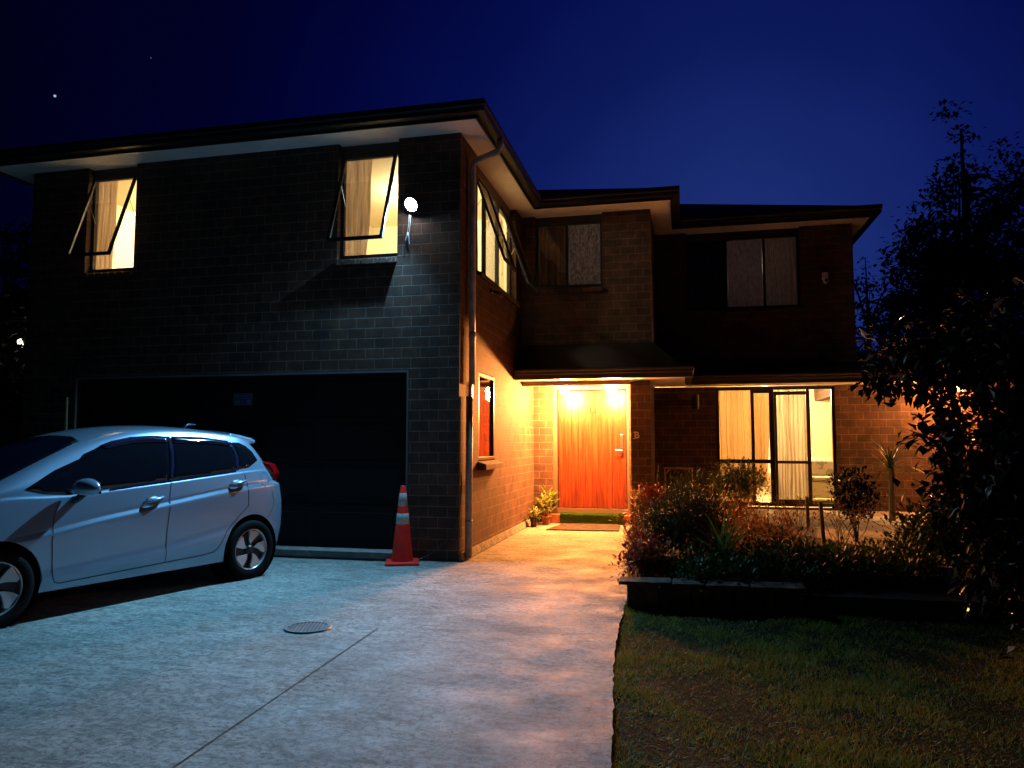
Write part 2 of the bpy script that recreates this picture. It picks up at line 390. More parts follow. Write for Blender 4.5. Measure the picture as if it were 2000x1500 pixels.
# porch lintel
m = MB(); m.box((XC, 12.2, 2.345), (-.83, 12.32, 2.408)); hp(m.build('porch_beam', mat('beam_paint', (.26, .17, .12), .6)))
# side plinth
m = MB(); m.hexa([(-2.70, 8.62, 0), (-2.575, 8.62, 0), (-2.575, 13.2, 0), (-2.70, 13.2, 0), (-2.70, 8.62, .088), (-2.600, 8.62, .088), (-2.600, 13.2, .088), (-2.70, 13.2, .088)])
hp(m.build('plinth', CONC))

# soffits ---------------------------------------------------------
def slab(name, poly, z0, z1, mt): m = MB(); m.prism(poly, z0, z1); return hp(m.build(name, mt))
slab('eave_soffit', [(-9.36, 8.19), (-2.30, 8.19), (-2.30, 11.71), (-.12, 11.71), (-.12, 13.38), (3.17, 13.38), (3.17, 18), (2.85, 18), (2.85, 13.9), (-.6, 13.9), (-.6, 12.3), (-2.72, 12.3), (-2.72, 8.7), (-8.9, 8.7), (-8.9, 17), (-9.36, 17)], ST, ST+.02, SOFFIT)
def offset_path(name, pl, prof, mt):
    """extrude profile (out, z) along polyline; outward is to the right of travel"""
    m = MB(); rows = []
    for i, p in enumerate(pl):
        p = Vector(p); ns = []
        if i > 0: d = (p - Vector(pl[i-1])).normalized(); ns.append(Vector((d.y, -d.x)))
        if i < len(pl)-1: d = (Vector(pl[i+1]) - p).normalized(); ns.append(Vector((d.y, -d.x)))
        nn = sum(ns, Vector((0, 0))); nn = nn/(nn.length_squared)*2 if len(ns) == 2 else nn
        if len(ns) == 2: nn = (ns[0]+ns[1]); nn = nn/(1+ns[0].dot(ns[1]))
        rows.append([m.bm.verts.new((p.x+nn.x*o, p.y+nn.y*o, z)) for o, z in prof])
    k = len(prof)
    for a, b in zip(rows, rows[1:]):
        for j in range(k): m.bm.faces.new([a[j], a[(j+1) % k], b[(j+1) % k], b[j]])
    m.bm.faces.new(rows[0]); m.bm.faces.new(rows[-1][::-1])
    return hp(m.build(name, mt))
eave = [(-9.36, 17), (-9.36, 8.19), (-2.30, 8.19), (-2.30, 11.71), (-.12, 11.71), (-.12, 13.38), (3.17, 13.38), (3.17, 18)]
fas = [(0, 5.20), (0, 5.36), (-.02, 5.36), (-.02, 5.20)]
gut = [(.002, 5.235), (.11, 5.235), (.115, 5.25), (.115, 5.29), (.128, 5.31), (.128, 5.365), (.122, 5.375), (.112, 5.375), (.112, 5.33), (.002, 5.33)]
offset_path('fascia', eave, fas, DARK); offset_path('gutter', eave, gut, DARK)
# roofs -----------------------------------------------------------
def hip(name, x0, x1, y0, y1, z, pitch, parent=True):
    m = MB(); w = min(x1-x0, y1-y0)/2; h = w*pitch
    m.box((x0, y0, z-.03), (x1, y1, z))
    b = [m.bm.verts.new(p) for p in ((x0, y0, z+.001), (x1, y0, z+.001), (x1, y1, z+.001), (x0, y1, z+.001))]
    if x1-x0 >= y1-y0: t = [m.bm.verts.new((x0+w, (y0+y1)/2, z+h)), m.bm.verts.new((x1-w, (y0+y1)/2, z+h))]
    else: t = [m.bm.verts.new(((x0+x1)/2, y0+w, z+h)), m.bm.verts.new(((x0+x1)/2, y1-w, z+h))]
    if x1-x0 >= y1-y0: fs = [(b[0], b[1], t[1], t[0]), (b[1], b[2], t[1]), (b[2], b[3], t[0], t[1]), (b[3], b[0], t[0])]
    else: fs = [(b[0], b[1], t[0]), (b[1], b[2], t[1], t[0]), (b[2], b[3], t[1]), (b[3], b[0], t[0], t[1])]
    for f in fs: m.bm.faces.new(f)
    m.bm.faces.new(b[::-1])
    return hp(m.build(name, ROOF))
hip('roof', -9.38, -2.25, 8.14, 19, 5.372, .40)
hip('roof', -6.2, -.07, 11.66, 20, 5.371, .40)
hip('roof', -5.5, 3.22, 13.33, 22, 5.370, .40)
# porch and lean-to roofs
def wedge(name, poly_lo, poly_hi, mt=ROOF):
    m = MB(); k = len(poly_lo); lo = [m.bm.verts.new(p) for p in poly_lo]; hi = [m.bm.verts.new(p) for p in poly_hi]
    m.bm.faces.new(lo[::-1]); m.bm.faces.new(hi)
    for i in range(k): m.bm.faces.new([lo[i], lo[(i+1) % k], hi[(i+1) % k], hi[i]])
    return hp(m.build(name, mt))
m = MB(); zl = 2.525; zt = 3.03
P = [(-2.6, 11.66, zl), (.05, 11.66, zl), (.05, 13.26, zl), (-.465, 13.26, zl), (-.465, 12.19, zl), (-2.6, 12.19, zl)]
T_ = [(-2.6, 12.19, zt), (-.465, 12.19, zt), (-.465, 13.26, zt)]
v = [m.bm.verts.new(p) for p in P]; t = [m.bm.verts.new(p) for p in T_]
for f in ((v[0], v[1], t[1], t[0]), (v[1], v[2], t[2], t[1]), (v[2], v[3], t[2]), (v[3], v[4], t[1], t[2]), (v[4], v[5], t[0], t[1]), (v[5], v[0], t[0]), (v[5], v[4], v[3], v[2], v[1], v[0])): m.bm.faces.new(f)
hp(m.build('porch_roof', ROOF))
wedge('lean_to_roof', [(.06, 13.28, 2.525), (5.45, 13.28, 2.525), (5.45, 13.795, 2.525), (.06, 13.795, 2.525)], [(.06, 13.28, 2.53), (5.45, 13.28, 2.53), (5.45, 13.795, 2.80), (.06, 13.795, 2.80)])
slab('porch_soffit', [(-2.615, 11.67), (.04, 11.67), (.04, 13.79), (-.505, 13.79), (-.505, 12.19), (-.505, 13.19), (-2.615, 13.19)], 2.412, 2.43, SOFFIT)
slab('lean_to_soffit', [(.045, 13.25), (5.45, 13.25), (5.45, 13.795), (.045, 13.795)], 2.405, 2.42, SOFFIT)
pg = [(.002, 2.40), (.09, 2.40), (.095, 2.47), (.11, 2.485), (.11, 2.515), (.125, 2.53), (.125, 2.555), (.112, 2.555), (.112, 2.52), (.002, 2.52)]
offset_path('porch_gutter', [(-2.61, 11.66), (.05, 11.66), (.05, 13.13)], pg, BROWN)
offset_path('lean_to_gutter', [(.052, 13.25), (5.45, 13.25)], pg, BROWN)
# downpipe
m = MB()
m.tube([(-2.20, 8.94, 5.24), (-2.20, 8.94, 5.13), (-2.23, 8.935, 5.08), (-2.50, 8.93, 4.99), (-2.55, 8.93, 4.95), (-2.555, 8.93, 4.88), (-2.555, 8.93, 2.12)], .040, 16)
m.tube([(-2.555, 8.93, 2.78), (-2.555, 8.93, 2.70)], .045, 16)
m.tube([(-2.555, 8.93, 3.90), (-2.555, 8.93, 3.88)], .044, 16)
hp(m.build('downpipe', PIPE, smooth=True))
m = MB(); m.tube([(-2.555, 8.82, 1.97), (-2.555, 8.80, .02)], .043, 16); m.tube([(-2.555, 8.80, .47), (-2.555, 8.80, .43)], .047, 16)
hp(m.build('downpipe', PIPE, smooth=True))

# garage ----------------------------------------------------------
m = MB()
for k in range(4):
    z0 = .10 + k*.545; m.box((-8.07, 8.70, z0+.004), (-3.30, 8.735, z0+.541))
    for j in range(4):
        x0 = -7.95 + j*1.165; m.box((x0, 8.69, z0+.10), (x0+1.05, 8.70, z0+.44))
gd = hp(m.build('garage_door', GARAGE, bevel=.006))
m = MB(); m.box((-8.10, 8.60, 2.265), (-3.27, 8.63, 2.29)); m.box((-3.292, 8.60, .12), (-3.27, 8.63, 2.265)); m.box((-8.10, 8.60, .12), (-8.078, 8.63, 2.265))
hp(m.build('garage_frame', TRIM))
m = MB(); m.box((-8.10, 8.42, .03), (-3.27, 8.76, .10)); m.box((-8.10, 8.47, -.02), (-3.27, 8.76, .03))
hp(m.build('garage_threshold', mat('threshold_concrete', (.22, .22, .21), .8, noise=(8, (.14, .14, .135), 5, .4, .6))))
# brick mullion sills
def sill(axis, plane, a0, a1, z, parent, drop=.05):
    m = MB(); k = max(1, int((a1-a0)/.105)); w = (a1-a0)/k
    for i in range(k):
        p, q = a0+i*w+.006, a0+(i+1)*w-.006
        def T(a, d, zz): return (a, plane+d, zz) if axis == 'x' else (plane-d, a, zz)
        c = [T(p, -.068, z-.11), T(q, -.068, z-.11), T(q, .09, z-.05), T(p, .09, z-.05), T(p, -.068, z-drop), T(q, -.068, z-drop), T(q, .09, z-.002), T(p, .09, z-.002)]
        m.hexa(c)
    o = m.build('sill', BRICK); return o

def window(axis, plane, a0, a1, z0, z1, bays, recess=.09, head=0, opens=(), trans=None, ang=20, fr=.045, sl=True, curtain_side=None):
    def T(a, d, z): return (a, plane+d, z) if axis == 'x' else (plane-d, a, z)
    f = MB()
    def B(mm, a, b, d0, d1, za, zb_): mm.box(T(a, d0, za), T(b, d1, zb_))
    d0, d1 = recess, recess+.06
    B(f, a0, a1, d0, d1, z0, z0+fr); B(f, a0, a1, d0, d1, z1-fr, z1)
    B(f, a0, a0+fr, d0, d1, z0+fr, z1-fr); B(f, a1-fr, a1, d0, d1, z0+fr, z1-fr)
    edges = [a0+fr] + list(bays) + [a1-fr]
    for b in bays: B(f, b-fr/2, b+fr/2, d0, d1, z0+fr, z1-fr)
    if head: B(f, a0, a1, d0+.005, d1-.005, z1, head)
    w = hp(f.build('window', FRAME, bevel=.004))
    if sl: sub(sill(axis, plane, a0, a1, z0, None), w)
    for i in range(len(edges)-1):
        p = edges[i] + (0 if i == 0 else fr/2); q = edges[i+1] - (0 if i == len(edges)-2 else fr/2)
        if i in opens:
            th = R(ang); H = z1 - z0 - 2*fr + .03; zt_ = z1 - fr + .01; sw = .042
            def S(a, h, o): # on sash plane: h down from hinge, o = offset normal
                return T(a, recess - .015 - h*math.sin(th) - o*math.cos(th), zt_ - h*math.cos(th) + o*math.sin(th))
            def SB(mm, a, b, h0, h1, o0, o1):
                mm.hexa([S(a, h1, o0), S(b, h1, o0), S(b, h1, o1), S(a, h1, o1), S(a, h0, o0), S(b, h0, o0), S(b, h0, o1), S(a, h0, o1)])
            s1 = MB(); SB(s1, p, q, 0, sw, 0, .03); SB(s1, p, q, H-sw, H, 0, .03); SB(s1, p, p+sw, sw, H-sw, 0, .03); SB(s1, q-sw, q, sw, H-sw, 0, .03)
            sub(s1.build('sash', FRAME, bevel=.003), w)
            g1 = MB(); SB(g1, p+sw, q-sw, sw, H-sw, .012, .016); sub(g1.build('pane', GLASSD), w)
            for a in (p+.012, q-.012):
                st = MB(); st.tube([Vector(T(a, recess+.01, zt_-.62)), Vector(S(a, .38, -.004))], .005, 6)
                sub(st.build('stay', STEEL), w)
        else:
            g1 = MB()
            if trans:
                B(f2 := MB(), p, q, d0+.002, d1-.002, trans-.03, trans+.03); sub(f2.build('transom', FRAME), w)
                B(g1, p, q, recess+.03, recess+.034, z0+fr, trans-.03); B(g1, p, q, recess+.03, recess+.034, trans+.03, z1-fr)
            else: B(g1, p, q, recess+.03, recess+.034, z0+fr, z1-fr)
            sub(g1.build('pane', GLASS), w)
    return w
window('x', 8.6, -8.03, -7.25, 3.76, 5.11, [], head=5.30, opens=(0,))
window('x', 8.6, -4.25, -3.43, 3.74, 5.09, [], head=5.30, opens=(0,))
window('y', XC, 9.38, 11.74, 3.70, 5.06, [10.15, 10.93], head=5.30, opens=(0, 2), ang=19)
window('x', 12.2, -2.40, -1.26, 4.0, 5.12, [-1.87], head=5.30)
window('x', 13.8, .10, 2.06, 3.80, 5.12, [.80, 1.46], head=5.30, sl=False)
window('y', XC, 9.47, 10.32, 1.17, 2.33, [], recess=.0, sl=False)
# projecting brick sill below the small side window
m = MB(); m.hexa([(-2.63, 9.42, 1.05), (-2.50, 9.42, 1.05), (-2.50, 10.38, 1.05), (-2.63, 10.38, 1.05), (-2.63, 9.42, 1.16), (-2.50, 9.42, 1.12), (-2.50, 10.38, 1.12), (-2.63, 10.38, 1.16)])
hp(m.build('window_sill', BRICK, bevel=.004))
# dark lining behind the small window: panelled orange-stained blind
# living room sliding door
f = MB(); y0 = 13.86; y1 = 13.93
f.box((.565, y0, .30), (2.56, y1, .36)); f.box((.565, y0, 2.335), (2.56, y1, 2.40)); f.box((.565, y0, .36), (.625, y1, 2.335)); f.box((2.51, y0, .36), (2.56, y1, 2.335))
f.box((1.17, y0, .36), (1.225, y1, 2.335)); f.box((1.48, y0, .36), (1.56, y1, 2.335))
sd = hp(f.build('sliding_door', FRAME, bevel=.004))
f = MB(); f.box((.625, y0+.01, 1.04), (1.17, y1-.01, 1.11)); f.box((1.225, y0+.01, 1.04), (1.48, y1-.01, 1.11)); sub(f.build('transom', FRAME), sd)
f = MB(); f.box((.625, y0+.03, .36), (1.17, y0+.034, 1.04)); f.box((.625, y0+.03, 1.11), (1.17, y0+.034, 2.335)); sub(f.build('pane', GLASS), sd)
f = MB(); f.box((1.225, y0+.03, .36), (1.48, y0+.034, 1.04)); f.box((1.225, y0+.03, 1.11), (1.48, y0+.034, 2.30)); sub(f.build('pane', GLASS), sd)
f = MB(); f.box((1.225, y0+.012, 2.28), (1.48, y0+.05, 2.335)); f.box((1.56, y0-.02, 2.24), (2.12, y0-.002, 2.30)); f.box((1.56, y0-.02, .36), (2.12, y0-.002, .42)); f.box((1.56, y0-.02, 1.04), (2.12, y0-.002, 1.09))
f.box((1.56, y0-.022, .36), (1.60, y0-.001, 2.30)); f.box((2.09, y0-.03, .36), (2.15, y0-.001, 2.335)); sub(f.build('sash', FRAME), sd)
f = MB(); f.box((1.60, y0-.012, .42), (2.09, y0-.008, 2.24)); sub(f.build('pane', GLASS), sd)

# entry door ------------------------------------------------------
DOORM = D.materials.new('cedar_door'); DOORM.use_nodes = True; t = DOORM.node_tree; b = t.nodes['Principled BSDF']
tcn = t.nodes.new('ShaderNodeTexCoord'); mp = t.nodes.new('ShaderNodeMapping'); mp.inputs['Scale'].default_value = (16, 16, .7)
t.links.new(tcn.outputs['Object'], mp.inputs[0]); n1 = t.nodes.new('ShaderNodeTexNoise'); n1.inputs['Scale'].default_value = 1.6; n1.inputs['Detail'].default_value = 9; n1.inputs['Distortion'].default_value = .35
n1.inputs['Roughness'].default_value = .68
t.links.new(mp.outputs[0], n1.inputs['Vector']); rp = t.nodes.new('ShaderNodeValToRGB'); t.links.new(n1.outputs['Fac'], rp.inputs[0])
rp.color_ramp.elements[0].position = .34; rp.color_ramp.elements[0].color = (.035, .005, .0015, 1); rp.color_ramp.elements[1].position = .60; rp.color_ramp.elements[1].color = (.17, .032, .008, 1)
e = rp.color_ramp.elements.new(.45); e.color = (.10, .015, .004, 1)
t.links.new(rp.outputs[0], b.inputs['Base Color']); b.inputs['Roughness'].default_value = .42
m = MB(); nb = 10; x0, x1 = -2.19, -.985; w = (x1-x0)/nb
for i in range(nb): m.box((x0+i*w+.0012, 13.28, .26), (x0+(i+1)*w-.0012, 13.32, 2.33))
m.box((x0, 13.30, .26), (x1, 13.318, 2.33))
ed = hp(m.build('entry_door', DOORM, bevel=.004))
m = MB(); m.box((-2.275, 13.22, .14), (-2.205, 13.34, 2.43)); m.box((-.97, 13.22, .14), (-.93, 13.34, 2.43)); m.box((-2.205, 13.22, 2.345), (-.97, 13.34, 2.43)); m.box((-2.205, 13.24, .15), (-.97, 13.34, .25))
hp(m.build('door_frame', mat('door_frame_paint', (.12, .085, .06), .5)))
m = MB(); m.box((-1.085, 13.255, 1.30), (-1.035, 13.28, 1.55)); m.box((-1.075, 13.245, 1.20), (-1.04, 13.28, 1.29)); m.tube([(-1.06, 13.25, 1.27), (-1.06, 13.22, 1.27), (-1.17, 13.215, 1.27)], .010, 8)
sub(m.build('handle', STEEL, bevel=.004), ed)
def text_obj(name, s_, size, loc, rot, mt, ext=.006):
    c = D.curves.new(name, 'FONT'); c.body = s_; c.size = size; c.extrude = ext; c.offset = .003; c.align_x = 'CENTER'; c.align_y = 'CENTER'; c.resolution_u = 4
    o = D.objects.new(name, c); COL.objects.link(o)
    dg = bpy.context.evaluated_depsgraph_get(); me = D.meshes.new_from_object(o.evaluated_get(dg)); D.objects.remove(o)
    me.transform(Matrix.Translation(loc) @ Matrix.Rotation(rot[2], 4, 'Z') @ Matrix.Rotation(rot[0], 4, 'X'))
    me.materials.clear(); me.materials.append(mt); o = D.objects.new(name, me); COL.objects.link(o); return o
sub(text_obj('house_number', '28', .15, (-1.60, 13.272, 1.985), (R(90), 0, 0), mat('number_metal', (.006, .005, .004), .5)), ed)
# letter B on pier
BM = mat('letter_metal', (.75, .62, .55), .35)
lb = text_obj('door_letter', 'B', .150, (-.735, 12.192, 1.52), (R(90), 0, 0), BM)
bm = bmesh.new(); bm.from_mesh(lb.data)
for zz in (1.572, 1.468):
    bmesh.ops.create_cube(bm, size=1, matrix=Matrix.Translation((-.778, 12.192, zz)) @ Matrix.Diagonal((.035, .0125, .012, 1)))
bm.to_mesh(lb.data); bm.free()
tag(lb, 'pale metal serif letter B fixed on the brick pier right of the door', 'letter sign')

# step, mats
m = MB(); m.box((-2.36, 13.03, -.02), (-.86, 13.195, .155)); hp(m.build('door_step', mat('step_brick', (.30, .085, .035), .75, noise=(25, (.20, .06, .03), 4, .4, .6)), bevel=.006))
bm = bmesh.new(); rg2 = random.Random(5)
gm = MB(); gm.box((-2.12, 12.99, .158), (-1.02, 13.19, .174)); gm.box((-2.12, 12.975, .03), (-1.02, 13.005, .174))
for i in range(9000):
    x = rg2.uniform(-2.12, -1.02)
    if rg2.random() < .6: p = Vector((x, rg2.uniform(12.99, 13.18), .174)); d = Vector((rg2.gauss(0, .006), rg2.gauss(0, .006), .016))
    else: p = Vector((x, 12.975, rg2.uniform(.04, .17))); d = Vector((rg2.gauss(0, .006), -.014, rg2.gauss(0, .006)))
    gm.bm.faces.new([gm.bm.verts.new(p+Vector((-.003, 0, 0))), gm.bm.verts.new(p+Vector((.003, 0, 0))), gm.bm.verts.new(p+d)])
tag(gm.build('turf_mat', leaf_mat('artificial_turf', (.030, .075, .008), (.075, .15, .014), .7, .2, .1), fix=False), 'bright green artificial grass mat draped over the door step', 'mat')
m = MB(); m.prism([(-2.18, 11.95), (-1.02, 12.02), (-1.08, 12.94), (-2.06, 12.90)], .004, .020)
dm = m.build('doormat', mat('doormat_fibre', (.012, .010, .010), .95, noise=(14, (.035, .028, .024), 3, .45, .55), bump=1, bscale=120), bevel=.004)
for a, b_ in (((-2.12, 11.99), (-1.08, 12.055)), ((-2.01, 12.85), (-1.13, 12.89))):
    m = MB(); m.hexa([(a[0], a[1], .0205), (b_[0], b_[1], .0205), (b_[0], b_[1]+.02, .0205), (a[0], a[1]+.02, .0205), (a[0], a[1], .023), (b_[0], b_[1], .023), (b_[0], b_[1]+.02, .023), (a[0], a[1]+.02, .023)])
    sub(m.build('border_stripe', D.materials.get('mat_border') or mat('mat_border', (.11, .08, .06), .9)), dm)
tag(dm, 'flat dark doormat lying on the concrete in front of the step', 'mat')

# ------------------------------------------------------------------ rooms
def room(x0, x1, y0, y1, z0, z1, name='room_shell', wallmat=CREAM, right=True):
    m = MB()
    m.face([(x0, y1, z0), (x1, y1, z0), (x1, y1, z1), (x0, y1, z1)]); m.face([(x0, y0, z0), (x0, y1, z0), (x0, y1, z1), (x0, y0, z1)])
    if right: m.face([(x1, y0, z0), (x1, y1, z0), (x1, y1, z1), (x1, y0, z1)])
    m.face([(x0, y0, z1), (x1, y0, z1), (x1, y1, z1), (x0, y1, z1)])
    m.face([(x0, y0, z0), (x1, y0, z0), (x1, y1, z0), (x0, y1, z0)])
    return hp(m.build(name, wallmat))
def area(name, loc, size, power, col, rot=(0, 0, 0), size_y=None):
    l = D.lights.new(name, 'AREA'); l.energy = power; l.color = col; l.size = size
    if size_y: l.shape = 'RECTANGLE'; l.size_y = size_y
    o = D.objects.new(name, l); COL.objects.link(o); o.location = loc; o.rotation_euler = rot; return o
WARM = (1, .66, .32)
DIM = mat('room_plaster_shaded', (.10, .09, .09), .9)  # plaster darkened: the gloom of unlit rooms is put into its colour
room(-8.78, -6.0, 8.78, 11.2, 3.0, 5.2)
room(-5.3, -2.79, 8.78, 12.1, 3.0, 5.2, right=False)
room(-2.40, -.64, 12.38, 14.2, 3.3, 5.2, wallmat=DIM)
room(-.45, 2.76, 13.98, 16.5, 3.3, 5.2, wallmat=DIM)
room(-.50, 3.6, 13.97, 17.2, .26, 2.62)
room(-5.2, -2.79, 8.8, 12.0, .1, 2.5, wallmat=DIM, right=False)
def ceil_light(x, y, z, label, power, col=WARM):
    e = empty('ceiling_light', (x, y, z), 0, label, 'ceiling light')
    m = MB(); m.lathe([(0, -.05), (.09, -.045), (.14, -.02), (.15, 0)], seg=24)
    m.build('lamp_shade', mat('opal_shade', (.9, .85, .75), .5, emit=col, estr=8), e, smooth=True)
    l = D.lights.new('ceiling_lamp_light', 'POINT'); l.energy = power; l.color = col; l.shadow_soft_size = .15
    o = D.objects.new('ceiling_lamp_light', l); COL.objects.link(o); o.location = (0, 0, -.2); o.parent = e
    return e
ceil_light(-7.2, 10.3, 5.19, 'round ceiling light inside the upstairs room at the far left', 260, (1, .86, .55))
ceil_light(-3.9, 10.5, 5.19, 'round ceiling light inside the upstairs room beside the floodlight', 185, (1, .88, .58))
ceil_light(1.6, 15.8, 2.60, 'round ceiling light inside the ground-floor living room', 520, (1, .62, .27)
)

ceil_light(-1.5, 13.6, 5.19, 'dim light added inside the room above the porch to show its curtains', 5, (1, .75, .6))  # unseen lamp, added to brighten the curtains above the porch
ceil_light(1.2, 15.6, 5.19, 'dim light added inside the upper right room to show its curtains', 9, (1, .70, .55))  # unseen lamp, added to brighten the upper right curtains

def curtain(axis, plane, a0, a1, z0, z1, mt, label, group=None, folds=7, amp=.03, gather=0.0, seed=1):
    r_ = random.Random(seed); m = MB(); nx_ = folds*12; nz = 16; g_ = {}
    ph = [r_.uniform(0, 6.28) for _ in range(4)]
    for i in range(nx_+1):
        u = i/nx_
        for j in range(nz+1):
            v_ = j/nz
            a = a0 + (a1-a0)*u*(1 - gather*(1-v_)) + .01*math.sin(9*v_+ph[0]+u*8)
            d = amp*(.6+.4*(1-v_))*math.sin(u*folds*6.283 + ph[1] + .9*math.sin(2.2*v_+ph[2]))*(.7+.3*math.sin(u*5+ph[3])) + .4*amp*math.sin(u*folds*2.7*6.283)
            z = z0 + (z1-z0)*v_
            g_[i, j] = m.bm.verts.new((a, plane+d, z) if axis == 'x' else (plane+d, a, z))
    for i in range(nx_):
        for j in range(nz): m.bm.faces.new([g_[i, j], g_[i+1, j], g_[i+1, j+1], g_[i, j+1]])
    o = m.build('curtain', mt, smooth=True, uv=False)
    return tag(o, label, 'curtain', group)
curtain('x', 8.88, -8.50, -7.78, 3.45, 5.12, CURT_B, 'brown patterned curtain in the far left upstairs window', folds=5, gather=.05)
curtain('x', 8.88, -4.50, -3.90, 3.45, 5.12, CURT_B, 'brown curtain with lace edge in the upstairs window next to the floodlight', folds=4, seed=3, gather=.12)
curtain('y', -2.82, 9.45, 10.12, 3.45, 5.10, cloth_mat('curtain_fawn', (.42, .28, .17), (.32, .21, .12), .35, 12), 'fawn curtain in the nearest pane of the upstairs side window', folds=5, seed=5)
curtain('y', -2.82, 11.20, 11.68, 3.45, 5.10, cloth_mat('curtain_print', (.85, .74, .50), (.45, .28, .20), .8, 7, stretch=(1, 1, .5), lo=.5, hi=.6), 'printed cream curtain in the far pane of the upstairs side window', folds=3, seed=6)
curtain('x', 12.42, -1.86, -1.28, 3.85, 5.12, CURT_L, 'grey lace curtain in the upstairs window above the porch', folds=5, amp=.015, seed=8)
curtain('x', 12.42, -2.36, -1.92, 3.85, 5.12, cloth_mat('curtain_rust', (.20, .12, .07), (.12, .07, .05), .2), 'dark rust curtain behind the left pane of the window above the porch', folds=4, amp=.02, seed=9)
NET = cloth_mat('curtain_net', (.42, .36, .35), (.25, .21, .22), .35, 30, stretch=(1, 1, .4))
curtain('x', 14.02, .84, 1.43, 3.7, 5.12, NET, 'grey net curtain in the middle pane of the upper right window', folds=6, amp=.012, seed=10)
curtain('x', 14.02, 1.50, 2.03, 3.7, 5.12, cloth_mat('curtain_net_b', (.44, .37, .30), (.30, .24, .20), .35, 30, stretch=(1, 1, .4)), 'brownish net curtain in the right pane of the upper right window', folds=6, amp=.012, seed=11)
curtain('x', 14.02, .13, .80, 3.7, 5.12, cloth_mat('dark_pane_sheet', (.03, .025, .03), (.02, .018, .02), .1), 'nearly black sheet added to darken the left pane of the upper right window', folds=5, amp=.012, seed=20)  # black sheet added so this pane stays dark
curtain('x', 14.06, .62, 1.21, .34, 2.38, CURT_Y, 'golden curtain behind the widest pane of the living room door', folds=6, amp=.025, seed=12)
curtain('x', 14.06, 1.20, 1.52, .62, 2.38, CURT_Y, 'narrow golden curtain beside the door mullion, drawn back at its foot', folds=4, amp=.03, seed=13, gather=.25)
curtain('x', 14.05, 1.56, 2.12, .36, 2.38, CURT_S, 'striped sheer cream curtain behind the sliding sash of the living room', folds=8, amp=.03, seed=14)
# sofa seen in the open door
sofa = empty('sofa', (2.6, 15.6, .26), 0, 'cream sofa with grey printed throw inside the open sliding door', 'sofa')
FAB = mat('cream_fabric', (.66, .60, .48), .9, bump=.3)
THR = mat('printed_throw', (.62, .56, .45), .9, noise=(4.5, (.30, .27, .25), 3, .50, .54), bump=.3)
m = MB(); m.box((-.75, -.45, .1), (.9, .45, .42)); m.build('seat', FAB, sofa, bevel=.06)
m = MB(); m.box((-.75, .35, .3), (.9, .6, .85)); m.build('backrest', FAB, sofa, bevel=.08)
m = MB(); m.box((-.95, -.45, .1), (-.76, .6, .6)); m.build('armrest', FAB, sofa, bevel=.06)
m = MB(); m.box((-.70, -.47, .43), (.4, .3, .50)); m.box((-.6, .05, .50), (.3, .34, .80)); m.build('throw', THR, sofa, bevel=.05)
# wardrobe in the far left room
wd = empty('wardrobe', (-7.32, 10.6, 3.0), 0, 'pale timber wardrobe standing inside the far left upstairs room', 'wardrobe')
WOOD = mat('pale_wood', (.42, .25, .12), .5)
m = MB(); m.box((-.02, 0, 0), (.5, .5, 1.55)); m.box((-.06, -.04, 1.55), (.54, .5, 1.62)); m.build('case', WOOD, wd, bevel=.01)
m = MB(); m.box((.06, -.02, .1), (.44, -.002, 1.45)); m.build('door', mat('wardrobe_panel', (.25, .14, .07), .5), wd, bevel=.006)

# ------------------------------------------------------------------ lamps
# floodlight
fl = empty('floodlight', (-3.21, 8.60, 4.335), 0, 'blue-white LED floodlight shining from the wall beside the open upstairs window', 'floodlight')
m = MB(); m.box((-.05, -.02, -.06), (.05, -.001, .06)); m.tube([(0, -.02, 0), (0, -.05, .0), (0, -.07, .0)], .020, 8); m.build('wall_bracket', BLACK, fl, bevel=.003)
dirv = Vector((-.20, -.80, -.54)).normalized(); q = dirv.to_track_quat('-Z', 'Y')
m = MB(); m.lathe([(.001, .05), (.07, .045), (.088, 0), (.092, -.035), (.084, -.035)], seg=28)
hd = m.build('lamp_head', BLACK, fl, smooth=True); hd.location = (0, -.092, .0); hd.rotation_mode = 'QUATERNION'; hd.rotation_quaternion = q
m = MB(); m.lathe([(.001, -.062), (.05, -.055), (.078, -.038), (.084, -.03)], seg=28)
ln = m.build('lens', LED, hd, smooth=True)
l = D.lights.new('floodlight_beam', 'SPOT'); l.spot_size = R(150); l.spot_blend = 1; l.shadow_soft_size = .02; l.energy = 2000; l.color = (.24, .63, 1.0)
lo_ = D.objects.new('floodlight_beam', l); COL.objects.link(lo_); lo_.parent = hd; lo_.location = (0, 0, -.070)
# cables under it
m = MB()
m.tube([(-3.27, 8.575, 4.28), (-3.275, 8.57, 4.12), (-3.29, 8.57, 4.02), (-3.31, 8.565, 3.92), (-3.315, 8.565, 3.84)], .0045, 6)
m.tube([(-3.25, 8.575, 4.28), (-3.255, 8.57, 4.12), (-3.27, 8.565, 3.98), (-3.265, 8.565, 3.86), (-3.27, 8.565, 3.82)], .0045, 6)
m.tube([(-3.285, 8.565, 4.00), (-3.28, 8.565, 3.90)], .009, 8)
tag(m.build('cable', mat('cable_grey', (.45, .47, .48), .5), smooth=True), 'thin pale cable with a connector hanging below the floodlight', 'cable')
